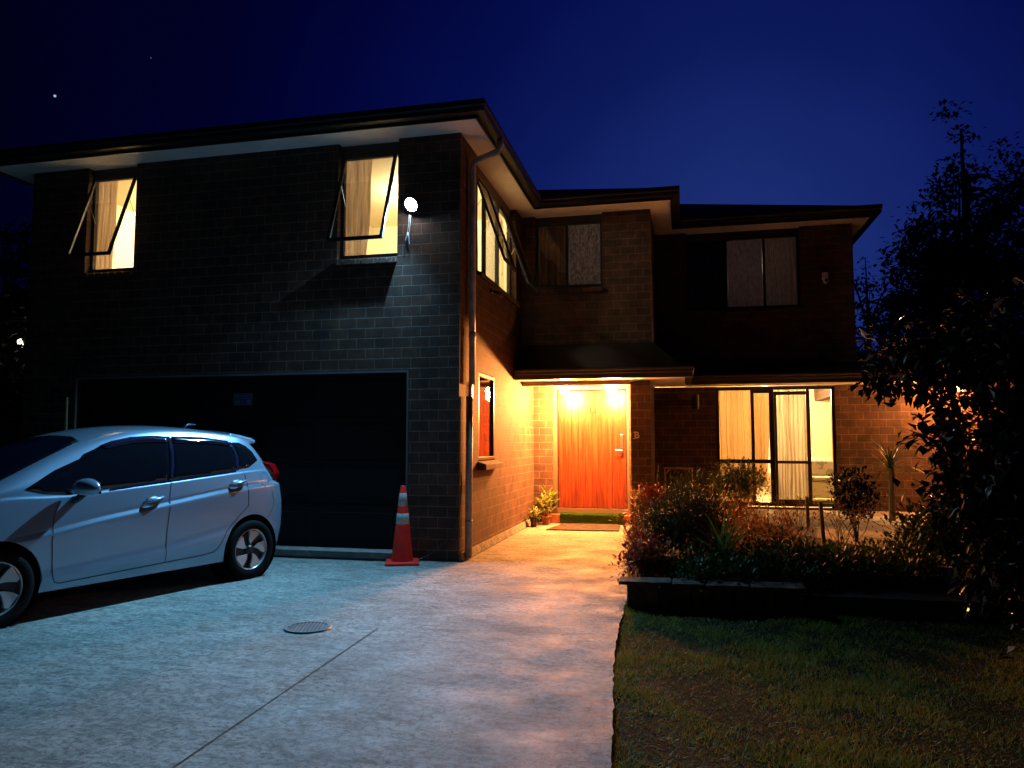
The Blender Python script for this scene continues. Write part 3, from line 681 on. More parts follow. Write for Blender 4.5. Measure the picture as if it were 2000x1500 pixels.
# porch twin lamp
pl = empty('porch_light', (-1.59, 12.74, 2.425), 0, 'twin-headed porch light under the porch ceiling in front of the door', 'porch light')
m = MB(); m.box((-.09, -.05, -.035), (.09, .05, 0)); m.tube([(-.40, 0, -.04), (.40, 0, -.04)], .011, 8); m.lathe([(.001, -.07), (.02, -.06), (.028, -.03), (.02, -.0)], seg=16)
m.build('bracket', mat('brass_bracket', (.6, .42, .2), .3, metal=1), pl, smooth=False)
PW = (1, .315, .066)
for sx in (-1, 1):
    m = MB(); m.lathe([(.001, .045), (.025, .04), (.045, .02), (.052, -.01), (.045, -.04), (.02, -.055), (.001, -.058)], seg=20)
    bl = m.build('bulb', BULB_W, pl, smooth=True); bl.location = (sx*.40, 0, -.105); bl.scale = (1.6,)*3
    l = D.lights.new('porch_bulb_light', 'POINT'); l.energy = 1650 if sx < 0 else 1300; l.color = PW; l.shadow_soft_size = .075
    o = D.objects.new('porch_bulb_light', l); COL.objects.link(o); o.parent = pl; o.location = (sx*.40, .0, -.215)
# unlit wall lamp on the living room wall
wl = empty('wall_lamp', (.225, 13.8, 2.13), 0, 'unlit black up-and-down wall lamp on the brick wall right of the pier', 'wall lamp')
m = MB(); m.lathe([(.001, -.13), (.055, -.13), (.06, -.12), (.06, .12), (.055, .13), (.001, .13)], c=(0, -.09, 0), seg=20); m.build('lamp_body', BLACK, wl, smooth=False)
m = MB(); m.box((-.03, -.06, -.05), (.03, -.001, .05)); m.build('mount', BLACK, wl)
for zz in (-.085, .085):
    m = MB(); m.lathe([(.001, 0), (.008, .001), (.01, .004), (.001, .006)], c=(-.02, -.155, zz), seg=8); m.build('screw', STEEL, wl)
pt = empty('patio_lamp', (4.35, 13.30, 2.405), 0, 'warm lit patio lamp under the low soffit, hidden behind the dark tree', 'outdoor lamp')
m = MB(); m.lathe([(.001, 0), (.07, 0), (.07, -.02), (.03, -.035), (.03, -.06), (.001, -.06)], seg=20); m.build('lamp_base', BLACK, pt)
m = MB(); m.lathe([(.001, -.06), (.045, -.07), (.055, -.12), (.04, -.17), (.001, -.18)], seg=20); m.build('lamp_globe', mat('patio_globe', (1, 1, 1), .5, emit=(1, .6, .25), estr=6), pt, smooth=True)
l = D.lights.new('patio_lamp_light', 'POINT'); l.energy = 300; l.color = (1, .34, .08); l.shadow_soft_size = .06
o = D.objects.new('patio_lamp_light', l); COL.objects.link(o); o.parent = pt; o.location = (0, -.06, -.26)
# motion sensor
ms = empty('motion_sensor', (2.46, 13.8, 4.26), 0, 'small white motion sensor on the upper wall near its right corner', 'sensor')
m = MB(); m.box((-.05, -.06, -.02), (.05, -.001, .11)); m.build('housing', WHITE, ms, bevel=.01)
m = MB(); m.lathe([(.05, .0), (.05, -.05), (.035, -.085), (.001, -.10)], c=(0, -.07, 0), seg=16); m.build('sensor_head', WHITE, ms, smooth=True)
m = MB(); m.lathe([(.03, 0), (.02, -.012), (.001, -.016)], c=(0, -.118, -.045), axis='y', seg=12); m.build('lens', BLACK, ms)
# doorbell strip and camera on side wall
m = MB(); m.box((-2.615, 9.06, 1.96), (-2.59, 9.11, 2.16)); tag(m.build('doorbell', STEEL, bevel=.006), 'slim shiny doorbell plate on the side wall between downpipe and small window', 'doorbell')
sc_ = empty('security_camera', (-2.61, 10.05, 3.53), 0, 'small dark security camera under the upstairs side window', 'camera')
m = MB(); m.box((0, -.05, -.03), (.04, .05, .03)); m.build('mount', BLACK, sc_, bevel=.005)
m = MB(); m.tube([(.04, 0, 0), (.11, .03, -.03), (.13, .16, -.05)], [.018, .03, .03], 10); m.build('camera_body', BLACK, sc_, smooth=True)
# garage sticker
gs = empty('garage_sign', (-5.57, 8.60, 1.965), 0, 'small faded blue-grey notice plate on the black garage door', 'sign')
GS = mat('sign_plate', (.035, .05, .085), .5); GL = mat('sign_marks', (.16, .20, .28), .5)
m = MB(); m.box((-.135, .070, -.075), (.135, .080, .075)); m.build('plate', GS, gs)
m = MB(); rs = random.Random(9)
for (xa, xb, za, zb_) in ((-.135, .135, .068, .075), (-.135, .135, -.075, -.068), (-.135, -.128, -.068, .068), (.128, .135, -.068, .068), (-.128, .128, .004, .010)): m.box((xa, .067, za), (xb, .069, zb_))
x = -.118
while x < .11: m.box((x, .067, .026), (x+.006, .069, .052)); x += rs.uniform(.012, .018)
x = -.118
while x < .02: m.box((x, .067, -.054), (x+.01, .069, -.012)); x += rs.uniform(.018, .03)
m.lathe([(.001, 0), (.028, 0)], c=(.085, .068, -.030), axis='y', seg=14); m.build('marks', GL, gs, fix=False)

# ------------------------------------------------------------------ patio, garden bed
m = MB(); m.prism([(-.50, 11.7), (1.0, 11.6), (1.75, 11.0), (2.35, 9.75), (4.2, 9.4), (5.2, 13.79), (-.50, 13.79)], .0, .25)
struct(m.build('patio', PATIO))
m = MB(); m.prism([(-.48, 6.76), (3.4, 6.76), (5.5, 9.3), (2.3, 9.7), (1.7, 10.95), (.95, 11.55), (-.5, 11.65), (-.76, 11.2), (-.68, 9.6), (-.58, 8.3)], -.05, .13)
struct(m.build('garden_bed', SOIL))
m = MB()
xs = [(-.50, 6.62), (-.22, 6.61), (.05, 6.60), (.4, 6.64), (.72, 6.65), (.95, 6.66)]
for (xa, ya), (xb, yb) in zip(xs, xs[1:]):
    m.hexa([(xa, ya, -.06), (xb-.012, yb, -.06), (xb-.012, yb+.12, -.06), (xa, ya+.12, -.06), (xa, ya, .18), (xb-.012, yb, .18), (xb-.012, yb+.12, .19), (xa, ya+.12, .19)])
re_ = random.Random(6); xa = -.57
while xa < .80:
    xb = xa + re_.uniform(.28, .5); o1, o2, o3 = (re_.uniform(-.012, .012) for _ in range(3))
    m.hexa([(xa, 6.58+o1, .182), (xb-.008, 6.59+o2, .182), (xb-.008, 6.82+o3, .19), (xa, 6.81+o1, .19), (xa, 6.58+o1, .213+o2*.4), (xb-.008, 6.59+o2, .215+o1*.4), (xb-.008, 6.82+o3, .222), (xa, 6.81+o1, .220+o3*.4)]); xa = xb
tag(m.build('garden_edging', mat('edging_stone', (.15, .095, .065), .85, spec=.2, noise=(9, (.05, .035, .028), 7, .4, .6), bump=1, bscale=24), bevel=.01), 'low capped stone edging along the front of the garden bed', 'edging')
rl = random.Random(21)

def leaf(bm, p, d, up, L, w, fold=.25):
    """pointed leaf from p along d"""
    side = d.cross(up)
    if side.length < 1e-3: side = Vector((1, 0, 0))
    side.normalize(); nn = side.cross(d).normalized()
    a = bm.verts.new(p); t_ = bm.verts.new(p + d*L - nn*L*.12)
    mid = bm.verts.new(p + d*L*.5 + nn*0)
    l1 = bm.verts.new(p + d*L*.45 + side*w + nn*w*fold); r1 = bm.verts.new(p + d*L*.45 - side*w + nn*w*fold)
    bm.faces.new([a, l1, mid]); bm.faces.new([l1, t_, mid]); bm.faces.new([a, mid, r1]); bm.faces.new([mid, t_, r1])
def rvec(r_):
    while True:
        v_ = Vector((r_.uniform(-1, 1), r_.uniform(-1, 1), r_.uniform(-1, 1)))
        if .05 < v_.length < 1: return v_.normalized()
def shrub(loc, rx, rz, h0, nclump, nleaf, L, w, mt, label, group=None, stems=7, seed=1, name='shrub', cl=.12, ry=None, stem_mat=None, up=.5, cat='shrub'):
    r_ = random.Random(seed); e = empty(name, loc, 0, label, cat, group); ry = ry or rx
    cs = []
    for i in range(nclump):
        v_ = rvec(r_)*(r_.random()**.4)
        if v_.z < -.6: v_.z *= .4
        cs.append(Vector((v_.x*rx, v_.y*ry, h0 + rz*(v_.z*.5+.5))))
    bm = bmesh.new()
    for c in cs:
        cc = cl*r_.uniform(.6, 1.3)
        for k in range(nleaf):
            o = Vector((r_.gauss(0, 1), r_.gauss(0, 1), r_.gauss(0, 1)))*cc*.6
            d = (o.normalized() + Vector((0, 0, up)) + rvec(r_)*.5).normalized()
            leaf(bm, c+o, d, Vector((0, 0, 1)), L*r_.uniform(.6, 1.3), w*r_.uniform(.7, 1.2))
    me = D.meshes.new('foliage'); bm.to_mesh(me); bm.free(); me.materials.append(mt)
    f_ = D.objects.new('foliage', me); COL.objects.link(f_); f_.parent = e
    m = MB()
    for i in range(stems):
        c = cs[r_.randrange(len(cs))]; mid = c*.5 + Vector((r_.uniform(-.05, .05), r_.uniform(-.05, .05), .03))
        m.tube([(r_.uniform(-.03, .03), r_.uniform(-.03, .03), 0), mid, c], [.010*h_scale(rz), .007*h_scale(rz), .003], 5)
    m.build('stem', stem_mat or TIMBER, e)
    return e
def h_scale(rz): return max(.7, min(3, rz))
LG = leaf_mat('leaf_green', (.018, .045, .010), (.05, .085, .018), .45)
LG2 = leaf_mat('leaf_conifer', (.020, .040, .010), (.055, .075, .022), .5)
LY = leaf_mat('leaf_yellow_green', (.10, .14, .03), (.22, .24, .07), .45, trans=.35)
LR = leaf_mat('leaf_red', (.14, .025, .02), (.30, .08, .03), .5)
LO = leaf_mat('leaf_bronze', (.16, .055, .015), (.30, .16, .03), .5)
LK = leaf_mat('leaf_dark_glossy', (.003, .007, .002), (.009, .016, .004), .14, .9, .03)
shrub((-.40, 7.3, .13), .22, .34, .0, 60, 30, .05, .016, LR, 'low dark red leafy plant at the driveway corner of the bed', seed=2, cl=.09)
shrub((-.05, 7.95, .13), .46, .74, .04, 210, 46, .055, .008, LG2, 'rounded dark green conifer-like shrub at the front left of the bed', seed=3, cl=.10)
shrub((.10, 8.8, .13), .40, .74, .15, 110, 40, .055, .008, LG2, 'taller green shrub with fine needles behind the rounded shrub', seed=4, cl=.10)
shrub((-.36, 8.9, .13), .26, .66, .10, 70, 28, .055, .018, LR, 'red-leaved bush beside the brick pier', seed=5, cl=.10)
shrub((-.42, 8.0, .13), .22, .42, .05, 18, 22, .06, .014, LO, 'small bronze plant at the driveway edge of the bed', seed=55, cl=.08)
shrub((.25, 10.0, .13), .50, .60, .0, 90, 26, .06, .014, LO, 'bronze and gold foliage in the middle of the bed', seed=6, cl=.12, stems=14)
shrub((.85, 9.0, .13), .45, .44, .0, 80, 24, .06, .012, LO, 'straggly bronze plant to the right of the yucca', seed=7, cl=.12, stems=16)
shrub((.95, 7.45, .08), .55, .36, -.05, 220, 40, .06, .014, LG, 'low dark green shrub in front of the yucca', seed=8, cl=.12)
shrub((1.75, 7.7, .08), .62, .32, -.05, 200, 40, .06, .014, LG, 'low dark green shrub right of centre in the bed', seed=9, cl=.12)
shrub((.25, 7.15, .08), .48, .30, -.05, 170, 36, .06, .014, LG, 'low dark green shrub behind the stone edging', seed=12, cl=.11)
shrub((2.65, 8.3, .10), .62, .80, -.05, 220, 34, .07, .018, LG, 'dark green shrub at the right end of the bed', seed=10, cl=.13)
shrub((2.02, 9.9, .2), .26, .70, .16, 80, 24, .055, .018, LK, 'slender small-leaved bush standing before the patio', seed=11, cl=.08, stems=12)
# twiggy plants
def twigs(loc, h, n_, spread, mt, label, seed, lm=None):
    r_ = random.Random(seed); e = empty('dry_plant', loc, 0, label, 'plant'); m = MB(); tips = []
    for i in range(n_):
        a = r_.random()*6.28; s_ = r_.uniform(.2, 1)*spread; hh = h*r_.uniform(.6, 1)
        p0 = Vector((r_.gauss(0, .04), r_.gauss(0, .04), 0)); p2 = Vector((math.cos(a)*s_, math.sin(a)*s_, hh)); p1 = (p0+p2)/2 + Vector((r_.gauss(0, .03), r_.gauss(0, .03), .05))
        m.tube([p0, p1, p2], [.006, .004, .002], 5)
        for k in range(3):
            b_ = p1.lerp(p2, r_.random()); c = b_ + Vector((r_.gauss(0, .08), r_.gauss(0, .08), r_.uniform(.04, .14))); m.tube([b_, c], [.003, .0015], 4); tips.append(c)
        tips.append(p2)
    m.build('stem', mt, e)
    bm = bmesh.new()
    for t_ in tips:
        for k in range(3): leaf(bm, t_, (rvec(r_)+Vector((0, 0, .6))).normalized(), Vector((0, 0, 1)), .035, .008)
    me = D.meshes.new('foliage'); bm.to_mesh(me); bm.free(); me.materials.append(lm or LO); f_ = D.objects.new('foliage', me); COL.objects.link(f_); f_.parent = e
TW = mat('dry_stem', (.26, .15, .08), .7)
twigs((1.35, 10.0, .13), .62, 14, .38, TW, 'dry twiggy plant standing before the sliding door', 31)
twigs((.75, 10.5, .13), .70, 16, .40, TW, 'tall thin-stemmed plant in front of the golden curtain', 32)
twigs((1.75, 9.3, .13), .55, 14, .35, TW, 'leafless twiggy plant beside the leaning garden stake', 33)
twigs((-.62, 9.2, .02), .55, 10, .18, TW, 'thin reddish stems rising at the driveway edge near the pier', 34, LR)
twigs((-.70, 11.9, .0), .75, 9, .14, mat('pale_stem', (.5, .42, .3), .6), 'pale dried stems standing against the left edge of the brick pier', 35)
# yucca
yu = empty('yucca', (.34, 7.55, .20), 0, 'spiky green yucca with sword leaves in the middle of the bed', 'plant')
bm = bmesh.new(); ry = random.Random(4)
for i in range(30):
    a = i*2.399; e_ = R(88 - i*2.1 + ry.uniform(-4, 4)); L = ry.uniform(.46, .62); w = .024
    base = Vector((.02*math.cos(a), .02*math.sin(a), .06)); prev = None; side = Vector((-math.sin(a), math.cos(a), 0))
    for k in range(7):
        f_ = k/6; ee = e_ - f_*f_*.28
        p = base + Vector((math.cos(a)*math.cos(ee)*L*f_, math.sin(a)*math.cos(ee)*L*f_, math.sin(ee)*L*f_))
        ww = w*(1.15 if 0 < k < 4 else .8)*(1-f_**2.5) + .0005; nup = Vector((-math.cos(a)*math.sin(ee), -math.sin(a)*math.sin(ee), math.cos(ee)))
        cur = [bm.verts.new(p - side*ww + nup*ww*.3), bm.verts.new(p), bm.verts.new(p + side*ww + nup*ww*.3)]
        if prev:
            bm.faces.new([prev[0], prev[1], cur[1], cur[0]]); bm.faces.new([prev[1], prev[2], cur[2], cur[1]])
        prev = cur
me = D.meshes.new('leaves'); bm.to_mesh(me); bm.free(); me.materials.append(leaf_mat('yucca_leaf', (.10, .20, .04), (.18, .30, .07), .35, .5, .5)); yl = D.objects.new('leaves', me); COL.objects.link(yl); yl.parent = yu
m = MB(); m.tube([(0, 0, -.02), (0, 0, .1)], [.04, .03], 8); m.build('stem', TIMBER, yu)
# potted bush before the living-room window
def pot(loc, r0, r1, h, mt, label, name='plant_pot', group=None, soil=True):
    e = empty(name, loc, 0, label, 'plant pot', group)
    m = MB(); m.lathe([(.001, 0), (r0, 0), (r1, h*.88), (r1+.012, h*.88), (r1+.012, h), (r1-.008, h), (r1-.012, h*.9)], seg=24); m.build('pot_body', mt, e, smooth=False)
    m = MB(); m.lathe([(.001, h*.88), (r1-.010, h*.88)], seg=20); m.build('potting_soil', SOIL, e)
    return e
pot((.78, 12.1, .25), .13, .17, .24, TERRA, 'terracotta pot on the patio holding the yellow-green bush')
shrub((.78, 12.1, .45), .46, .60, .02, 150, 30, .05, .015, LY, 'yellow-green bush glowing before the living room window', seed=15, cl=.10, ry=.3, stems=14)
pot((.47, 12.55, .25), .10, .13, .20, TERRA, 'small square-shouldered terracotta pot under the wall lamp side of the patio')
shrub((.47, 12.55, .43), .12, .20, .0, 12, 18, .045, .010, LG, 'small green plant in the pot left of the yellow-green bush', seed=16, cl=.06)
# pots by the door
pot((-2.47, 12.42, 0), .045, .062, .16, BLACK, 'small black plastic pot beside the doormat')
shrub((-2.47, 12.42, .14), .09, .14, .0, 10, 10, .075, .020, LY, 'small leafy plant in the black pot by the wall', seed=17, cl=.04, stems=6)
pot((-2.33, 12.80, 0), .06, .08, .15, TERRA, 'small terracotta pot at the corner of the door step')
shrub((-2.33, 12.80, .12), .13, .26, .02, 10, 8, .14, .028, LY, 'broad-leaved green plant in the terracotta pot by the step', seed=18, cl=.05, stems=8, up=.9)
shrub((-2.34, 13.02, .02), .13, .46, .16, 9, 7, .16, .030, leaf_mat('leaf_fresh', (.10, .20, .03), (.20, .30, .06), .4, trans=.4), 'tallest broad-leaved plant in the corner beside the door frame', seed=19, cl=.05, stems=8, up=.9)
# stakes
def stake(loc, h, tilt, label):
    m = MB(); m.hexa([(-.022, -.022, -.05), (.022, -.022, -.05), (.022, .022, -.05), (-.022, .022, -.05), (-.02+tilt, -.02, h), (.02+tilt, -.02, h), (.02+tilt, .02, h), (-.02+tilt, .02, h)])
    o = m.build('garden_stake', TIMBER, bevel=.003); o.location = loc; tag(o, label, 'stake', 'timber stakes in the garden bed')
stake((1.60, 9.55, .1), .60, -.03, 'thicker timber garden stake leaning slightly left before the patio')
stake((1.66, 11.1, .24), .42, -.01, 'slimmer timber stake at the patio edge in front of the open door')
# folding trestle
tr = empty('folding_table', (-.10, 13.62, .25), 0, 'folded metal-legged trestle table leaning against the brick wall', 'table')
TM = mat('table_frame', (.42, .28, .20), .45)
m = MB(); m.tube([(-.26, -.02, .70), (.26, -.02, .70)], .018, 8); m.build('top_rail', TM, tr)
for sx in (-1, 1):
    m = MB(); m.tube([(sx*.235, -.02, .69), (sx*.235, -.12, .01)], .012, 8); m.tube([(sx*.235, -.035, .58), (sx*.15, -.02, .69)], .009, 6); m.build('leg', TM, tr)
m = MB(); m.hexa([(-.32, .06, .0), (-.28, .06, .0), (-.28, .10, .0), (-.32, .10, .0), (-.33, .0, .78), (-.29, .0, .78), (-.29, .03, .78), (-.33, .03, .78)]); m.build('side_board', TIMBER, tr)
# spade handle / red bucket
bk = empty('bucket', (-.36, 10.3, .13), 0, 'red plastic bucket half hidden in the bed beside the pier', 'bucket')
REDP = mat('red_plastic', (.5, .02, .015), .4)
m = MB(); m.lathe([(.001, 0), (.09, 0), (.115, .30), (.122, .30), (.122, .32), (.110, .32), (.085, .02), (.001, .02)], seg=24); m.build('bucket_body', REDP, bk)
m = MB(); m.tube([(-.115, 0, .29), (-.08, 0, .40), (0, 0, .44), (.08, 0, .40), (.115, 0, .29)], .004, 6); m.build('handle', STEEL, bk)
ub = empty('umbrella', (-.37, 10.9, .13), 0, 'closed black umbrella standing upright beside the pier', 'umbrella')
m = MB(); m.tube([(0, 0, .0), (0, 0, .18), (0, 0, .30), (0, 0, .52), (.01, 0, .86)], [.01, .05, .062, .04, .012], 10); m.build('canopy', BLACK, ub)
m = MB(); m.tube([(.01, 0, .86), (.012, 0, .96)], .006, 6); m.build('shaft', STEEL, ub)
# solar light
so = empty('solar_light', (.40, 12.0, .25), 0, 'small white solar garden light on a stake beside the yellow-green bush', 'garden light')
m = MB(); m.tube([(0, 0, 0), (0, 0, .30)], .008, 6); m.build('stake', STEEL, so)
m = MB(); m.lathe([(.001, .29), (.025, .30), (.032, .38), (.04, .40), (.001, .42)], seg=14); m.build('lamp_head', WHITE, so)
# traffic cone
cn = empty('traffic_cone', (-3.22, 8.335, 0), R(20), 'tall orange-red traffic cone with two white bands by the garage corner', 'traffic cone')
CO = mat('cone_orange', (.80, .022, .012), .45, noise=(9, (.60, .015, .010), 4, .45, .7)); CW = mat('cone_reflective', (.62, .62, .60), .4, noise=(30, (.5, .5, .48), 4, .4, .6))
def rc(z): return .128 + (.030-.128)*((z-.035)/(.90-.035))
m = MB(); m.hexa([(-.20, -.20, 0), (.20, -.20, 0), (.20, .20, 0), (-.20, .20, 0), (-.19, -.19, .035), (.19, -.19, .035), (.19, .19, .035), (-.19, .19, .035)]); m.build('base', CO, cn, bevel=.01)
m = MB(); m.lathe([(rc(.035), .035), (rc(.05), .05), (rc(.895), .895), (.026, .90), (.018, .90), (.018, .86)], seg=32); m.build('cone_body', CO, cn, smooth=True)
for a, b_ in ((.46, .58), (.665, .815)):
    m = MB(); m.lathe([(rc(a)+.0005, a), (rc(a)+.002, a+.002), (rc(b_)+.002, b_-.002), (rc(b_)+.0005, b_)], seg=32); m.build('reflective_band', CW, cn, smooth=True)
# black cord along the corner
m = MB(); m.tube([(-2.60, 8.63, 1.05), (-2.595, 8.625, .9), (-2.60, 8.59, .6), (-2.65, 8.57, .40), (-2.78, 8.54, .22), (-2.95, 8.48, .08), (-3.10, 8.38, .015), (-3.25, 8.3, .012)], .006, 6)
tag(m.build('cord', BLACK, smooth=True), 'thin black cord running down the wall corner to the cone', 'cord')
# drain grate
gr = empty('drain_grate', (-2.80, 5.30, .0), R(0), 'round slotted metal drain grate set in the concrete driveway', 'drain grate')
GM = mat('grate_metal', (.16, .17, .17), .5, metal=.6, noise=(20, (.08, .09, .09), 4, .4, .6))
m = MB(); m.lathe([(.150, .004), (.150, .012), (.172, .012), (.178, .004)], seg=40); m.build('rim', GM, gr)
m = MB(); m.lathe([(.001, .0055), (.151, .0055)], seg=32); m.build('pit_shade', BLACK, gr)  # flat black disc painted for the darkness below the bars
m = MB()
for k in range(-5, 6):
    c = k*.027; hl = math.sqrt(max(.0, .150**2 - c*c)); sgn = .22
    m.hexa([(c-.0075-sgn*hl*.0, -hl, .007), (c+.0075, -hl, .007), (c+.0075, hl, .007), (c-.0075, hl, .007), (c-.0075, -hl, .011), (c+.0075, -hl, .011), (c+.0075, hl, .011), (c-.0075, hl, .011)])
b_ = m.build('bars', GM, gr); b_.rotation_euler = (0, 0, R(18))
# fallen leaves on the drive
rf = random.Random(77)
fb = bmesh.new()
for i in range(170):
    y = rf.uniform(2.6, 10.5); x = edge_x(y) - abs(rf.gauss(0, .9)) - .03
    if x < -2.5 and y > 8.3: continue
    leaf(fb, Vector((x, y, .006)), Vector((math.cos(i), math.sin(i), .08)).normalized(), Vector((0, 0, 1)), rf.uniform(.012, .03), rf.uniform(.003, .007))
me = D.meshes.new('leaf_litter'); fb.to_mesh(me); fb.free(); me.materials.append(mat('dead_leaf', (.07, .045, .025), .8)); o = D.objects.new('leaf_litter', me); COL.objects.link(o)
tag(o, 'tiny fallen leaves scattered along the driveway edge', 'leaf litter', kind='stuff')
# pale timber post behind the car roof
m = MB(); m.hexa([(-.04, -.015, 0), (.045, -.015, 0), (.045, .015, 0), (-.04, .015, 0), (-.012, -.012, 2.02), (.008, -.012, 2.02), (.008, .012, 2.02), (-.012, .012, 2.02)])
o = m.build('timber_prop', mat('pale_timber', (.40, .30, .18), .7)); o.location = (-8.17, 8.55, 0); tag(o, 'tapered pale timber board leaning upright at the left end of the garage', 'board')

# ------------------------------------------------------------------ trees
def tree(name, loc, h, trunk_r, crown, nclump, nleaf, L, w, mt, label, seed, cl=.3, limbs=9, gap=.35, cat='tree', zlo=-.9, bark=None, taper=0):
    """crown: list of (dx,dy,z,rx,ry,rz) ellipsoids"""
    r_ = random.Random(seed); e = empty(name, loc, 0, label, cat)
    cs = []
    tot = sum(c[3]*c[4]*c[5] for c in crown)
    for c in crown:
        k = int(nclump*c[3]*c[4]*c[5]/tot)+2
        for i in range(k):
            v_ = rvec(r_)*(gap + (1-gap)*r_.random()**.5)
            if taper: s_ = 1 - taper*(v_.z*.5+.5); v_.x *= s_; v_.y *= s_
            cs.append(Vector((c[0]+v_.x*c[3], c[1]+v_.y*c[4], c[2]+v_.z*c[5])))
    bm = bmesh.new()
    for c in cs:
        cc = cl*r_.uniform(.5, 1.3); st = Vector((r_.uniform(.7, 1.4), r_.uniform(.7, 1.4), r_.uniform(.4, .8)))
        for k in range(nleaf):
            o = Vector((r_.gauss(0, 1)*st.x, r_.gauss(0, 1)*st.y, r_.gauss(0, 1)*st.z))*cc*.55
            d = (o.normalized()*.8 + rvec(r_) + Vector((0, 0, -.2))).normalized()
            leaf(bm, c+o, d, Vector((0, 0, 1)), L*r_.uniform(.6, 1.3), w*r_.uniform(.7, 1.2))
    me = D.meshes.new('crown'); bm.to_mesh(me); bm.free(); me.materials.append(mt)
    f_ = D.objects.new('crown', me); COL.objects.link(f_); f_.parent = e
    m = MB(); top = Vector((crown[0][0], crown[0][1], h*.9)); wp = [Vector((0, 0, -.1)), Vector((0, 0, h*.25)) + Vector((top.x, top.y, 0))*.2, Vector((top.x*.6, top.y*.6, h*.55)), top]
    m.tube(wp, [trunk_r, trunk_r*.8, trunk_r*.5, trunk_r*.12], 9)
    for i in range(limbs):
        c = cs[r_.randrange(len(cs))]; s_ = wp[1].lerp(wp[2], r_.random()) if c.z < h*.6 else wp[2].lerp(wp[3], r_.random()*.7)
        m.tube([s_, s_.lerp(c, .5)+Vector((0, 0, .06*h*.3)), c], [trunk_r*.35, trunk_r*.2, trunk_r*.05], 6)
    m.build('trunk', bark or mat('bark', (.06, .045, .035), .9), e)
    return e
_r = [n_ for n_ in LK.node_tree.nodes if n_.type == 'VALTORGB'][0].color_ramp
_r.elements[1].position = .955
_e = _r.elements.new(.965); _e.color = (.42, .42, .34, 1)  # a few pale leaves: light glints painted into the leaf colour
LT = leaf_mat('leaf_night_tree', (.012, .022, .008), (.025, .04, .013), .6, .3, .1)
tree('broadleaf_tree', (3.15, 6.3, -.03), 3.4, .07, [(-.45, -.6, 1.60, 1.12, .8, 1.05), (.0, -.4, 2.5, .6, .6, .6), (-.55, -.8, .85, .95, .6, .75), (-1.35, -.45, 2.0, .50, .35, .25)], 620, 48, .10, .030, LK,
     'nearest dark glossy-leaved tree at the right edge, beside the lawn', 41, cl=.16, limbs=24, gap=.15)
tree('background_tree', (6.9, 20.2, -.05), 10.3, .20, [(0, 0, 6.0, 2.0, 1.8, 2.3), (.3, 0, 3.6, 3.2, 2.6, 2.8), (-.1, 0, 8.6, .5, .5, 1.5), (1.5, 0, 7.2, 1.3, 1, 2.2)], 420, 50, .17, .045, LT, 'tall dark tree with a thin leader rising highest behind the right side of the garden', 42, cl=.34, limbs=60, gap=.15, taper=.3)
tree('background_tree', (5.1, 22.5, -.05), 7.4, .10, [(0, 0, 5.0, 1.5, 1.3, 1.7), (.3, 0, 3.0, 2.4, 2, 2.4)], 190, 30, .16, .04, LT, 'thin loose-crowned tree just right of the roof corner', 43, cl=.34, limbs=50, gap=.2)
tree('background_tree', (5.7, 17.8, -.05), 8.0, .13, [(0.3, 0, 5.0, 1.5, 1.3, 2.0), (.6, 0, 2.8, 2.4, 2, 2.6)], 420, 50, .16, .045, LT, 'dark broad tree between the roof corner and the tallest tree', 44, cl=.32, gap=.15, limbs=40)
tree('background_tree', (-18.5, 17.0, -.05), 8.0, .2, [(0, 0, 5.4, 2.4, 2.4, 2.3), (1.5, 0, 4, 3, 3, 3)], 150, 40, .24, .06, LT, 'dark rounded tree left of the house below the eave', 45, cl=.5, gap=.2)
# dark hedge closing the garden on the right
shrub((6.0, 9.5, -.05), 1.9, 2.7, .0, 260, 60, .10, .03, LT, 'tall dark hedge closing the right side of the garden', seed=50, cl=.3, ry=1.6, stems=16, cat='hedge', name='hedge')
shrub((4.6, 7.6, -.05), 1.1, 1.9, .0, 140, 50, .09, .026, LT, 'dark bushy hedge plant behind the nearest tree', seed=51, cl=.26, ry=.9, stems=16, cat='hedge', name='hedge')
# cordyline behind the patio
cy = empty('cabbage_plant', (3.0, 12.2, .25), 0, 'spiky long-leaved plant against the brick wall right of the sliding door', 'plant')
bm = bmesh.new(); r_ = random.Random(8)
for i in range(60):
    a = r_.random()*6.28; e_ = R(r_.uniform(5, 80)); L = r_.uniform(.5, .75); prev = None; side = Vector((-math.sin(a), math.cos(a), 0))
    for k in range(5):
        f_ = k/4; ee = e_ - f_*f_*.6; p = Vector((math.cos(a)*math.cos(ee)*L*f_, math.sin(a)*math.cos(ee)*L*f_, .75 + math.sin(ee)*L*f_)); ww = .014*(1-f_**2)+.0005
        cur = [bm.verts.new(p-side*ww), bm.verts.new(p+side*ww)]
        if prev: bm.faces.new([prev[0], prev[1], cur[1], cur[0]])
        prev = cur
me = D.meshes.new('leaves'); bm.to_mesh(me); bm.free(); me.materials.append(LG); o = D.objects.new('leaves', me); COL.objects.link(o); o.parent = cy
m = MB(); m.tube([(0, 0, 0), (.02, 0, .76)], [.05, .035], 8); m.build('trunk', TIMBER, cy)
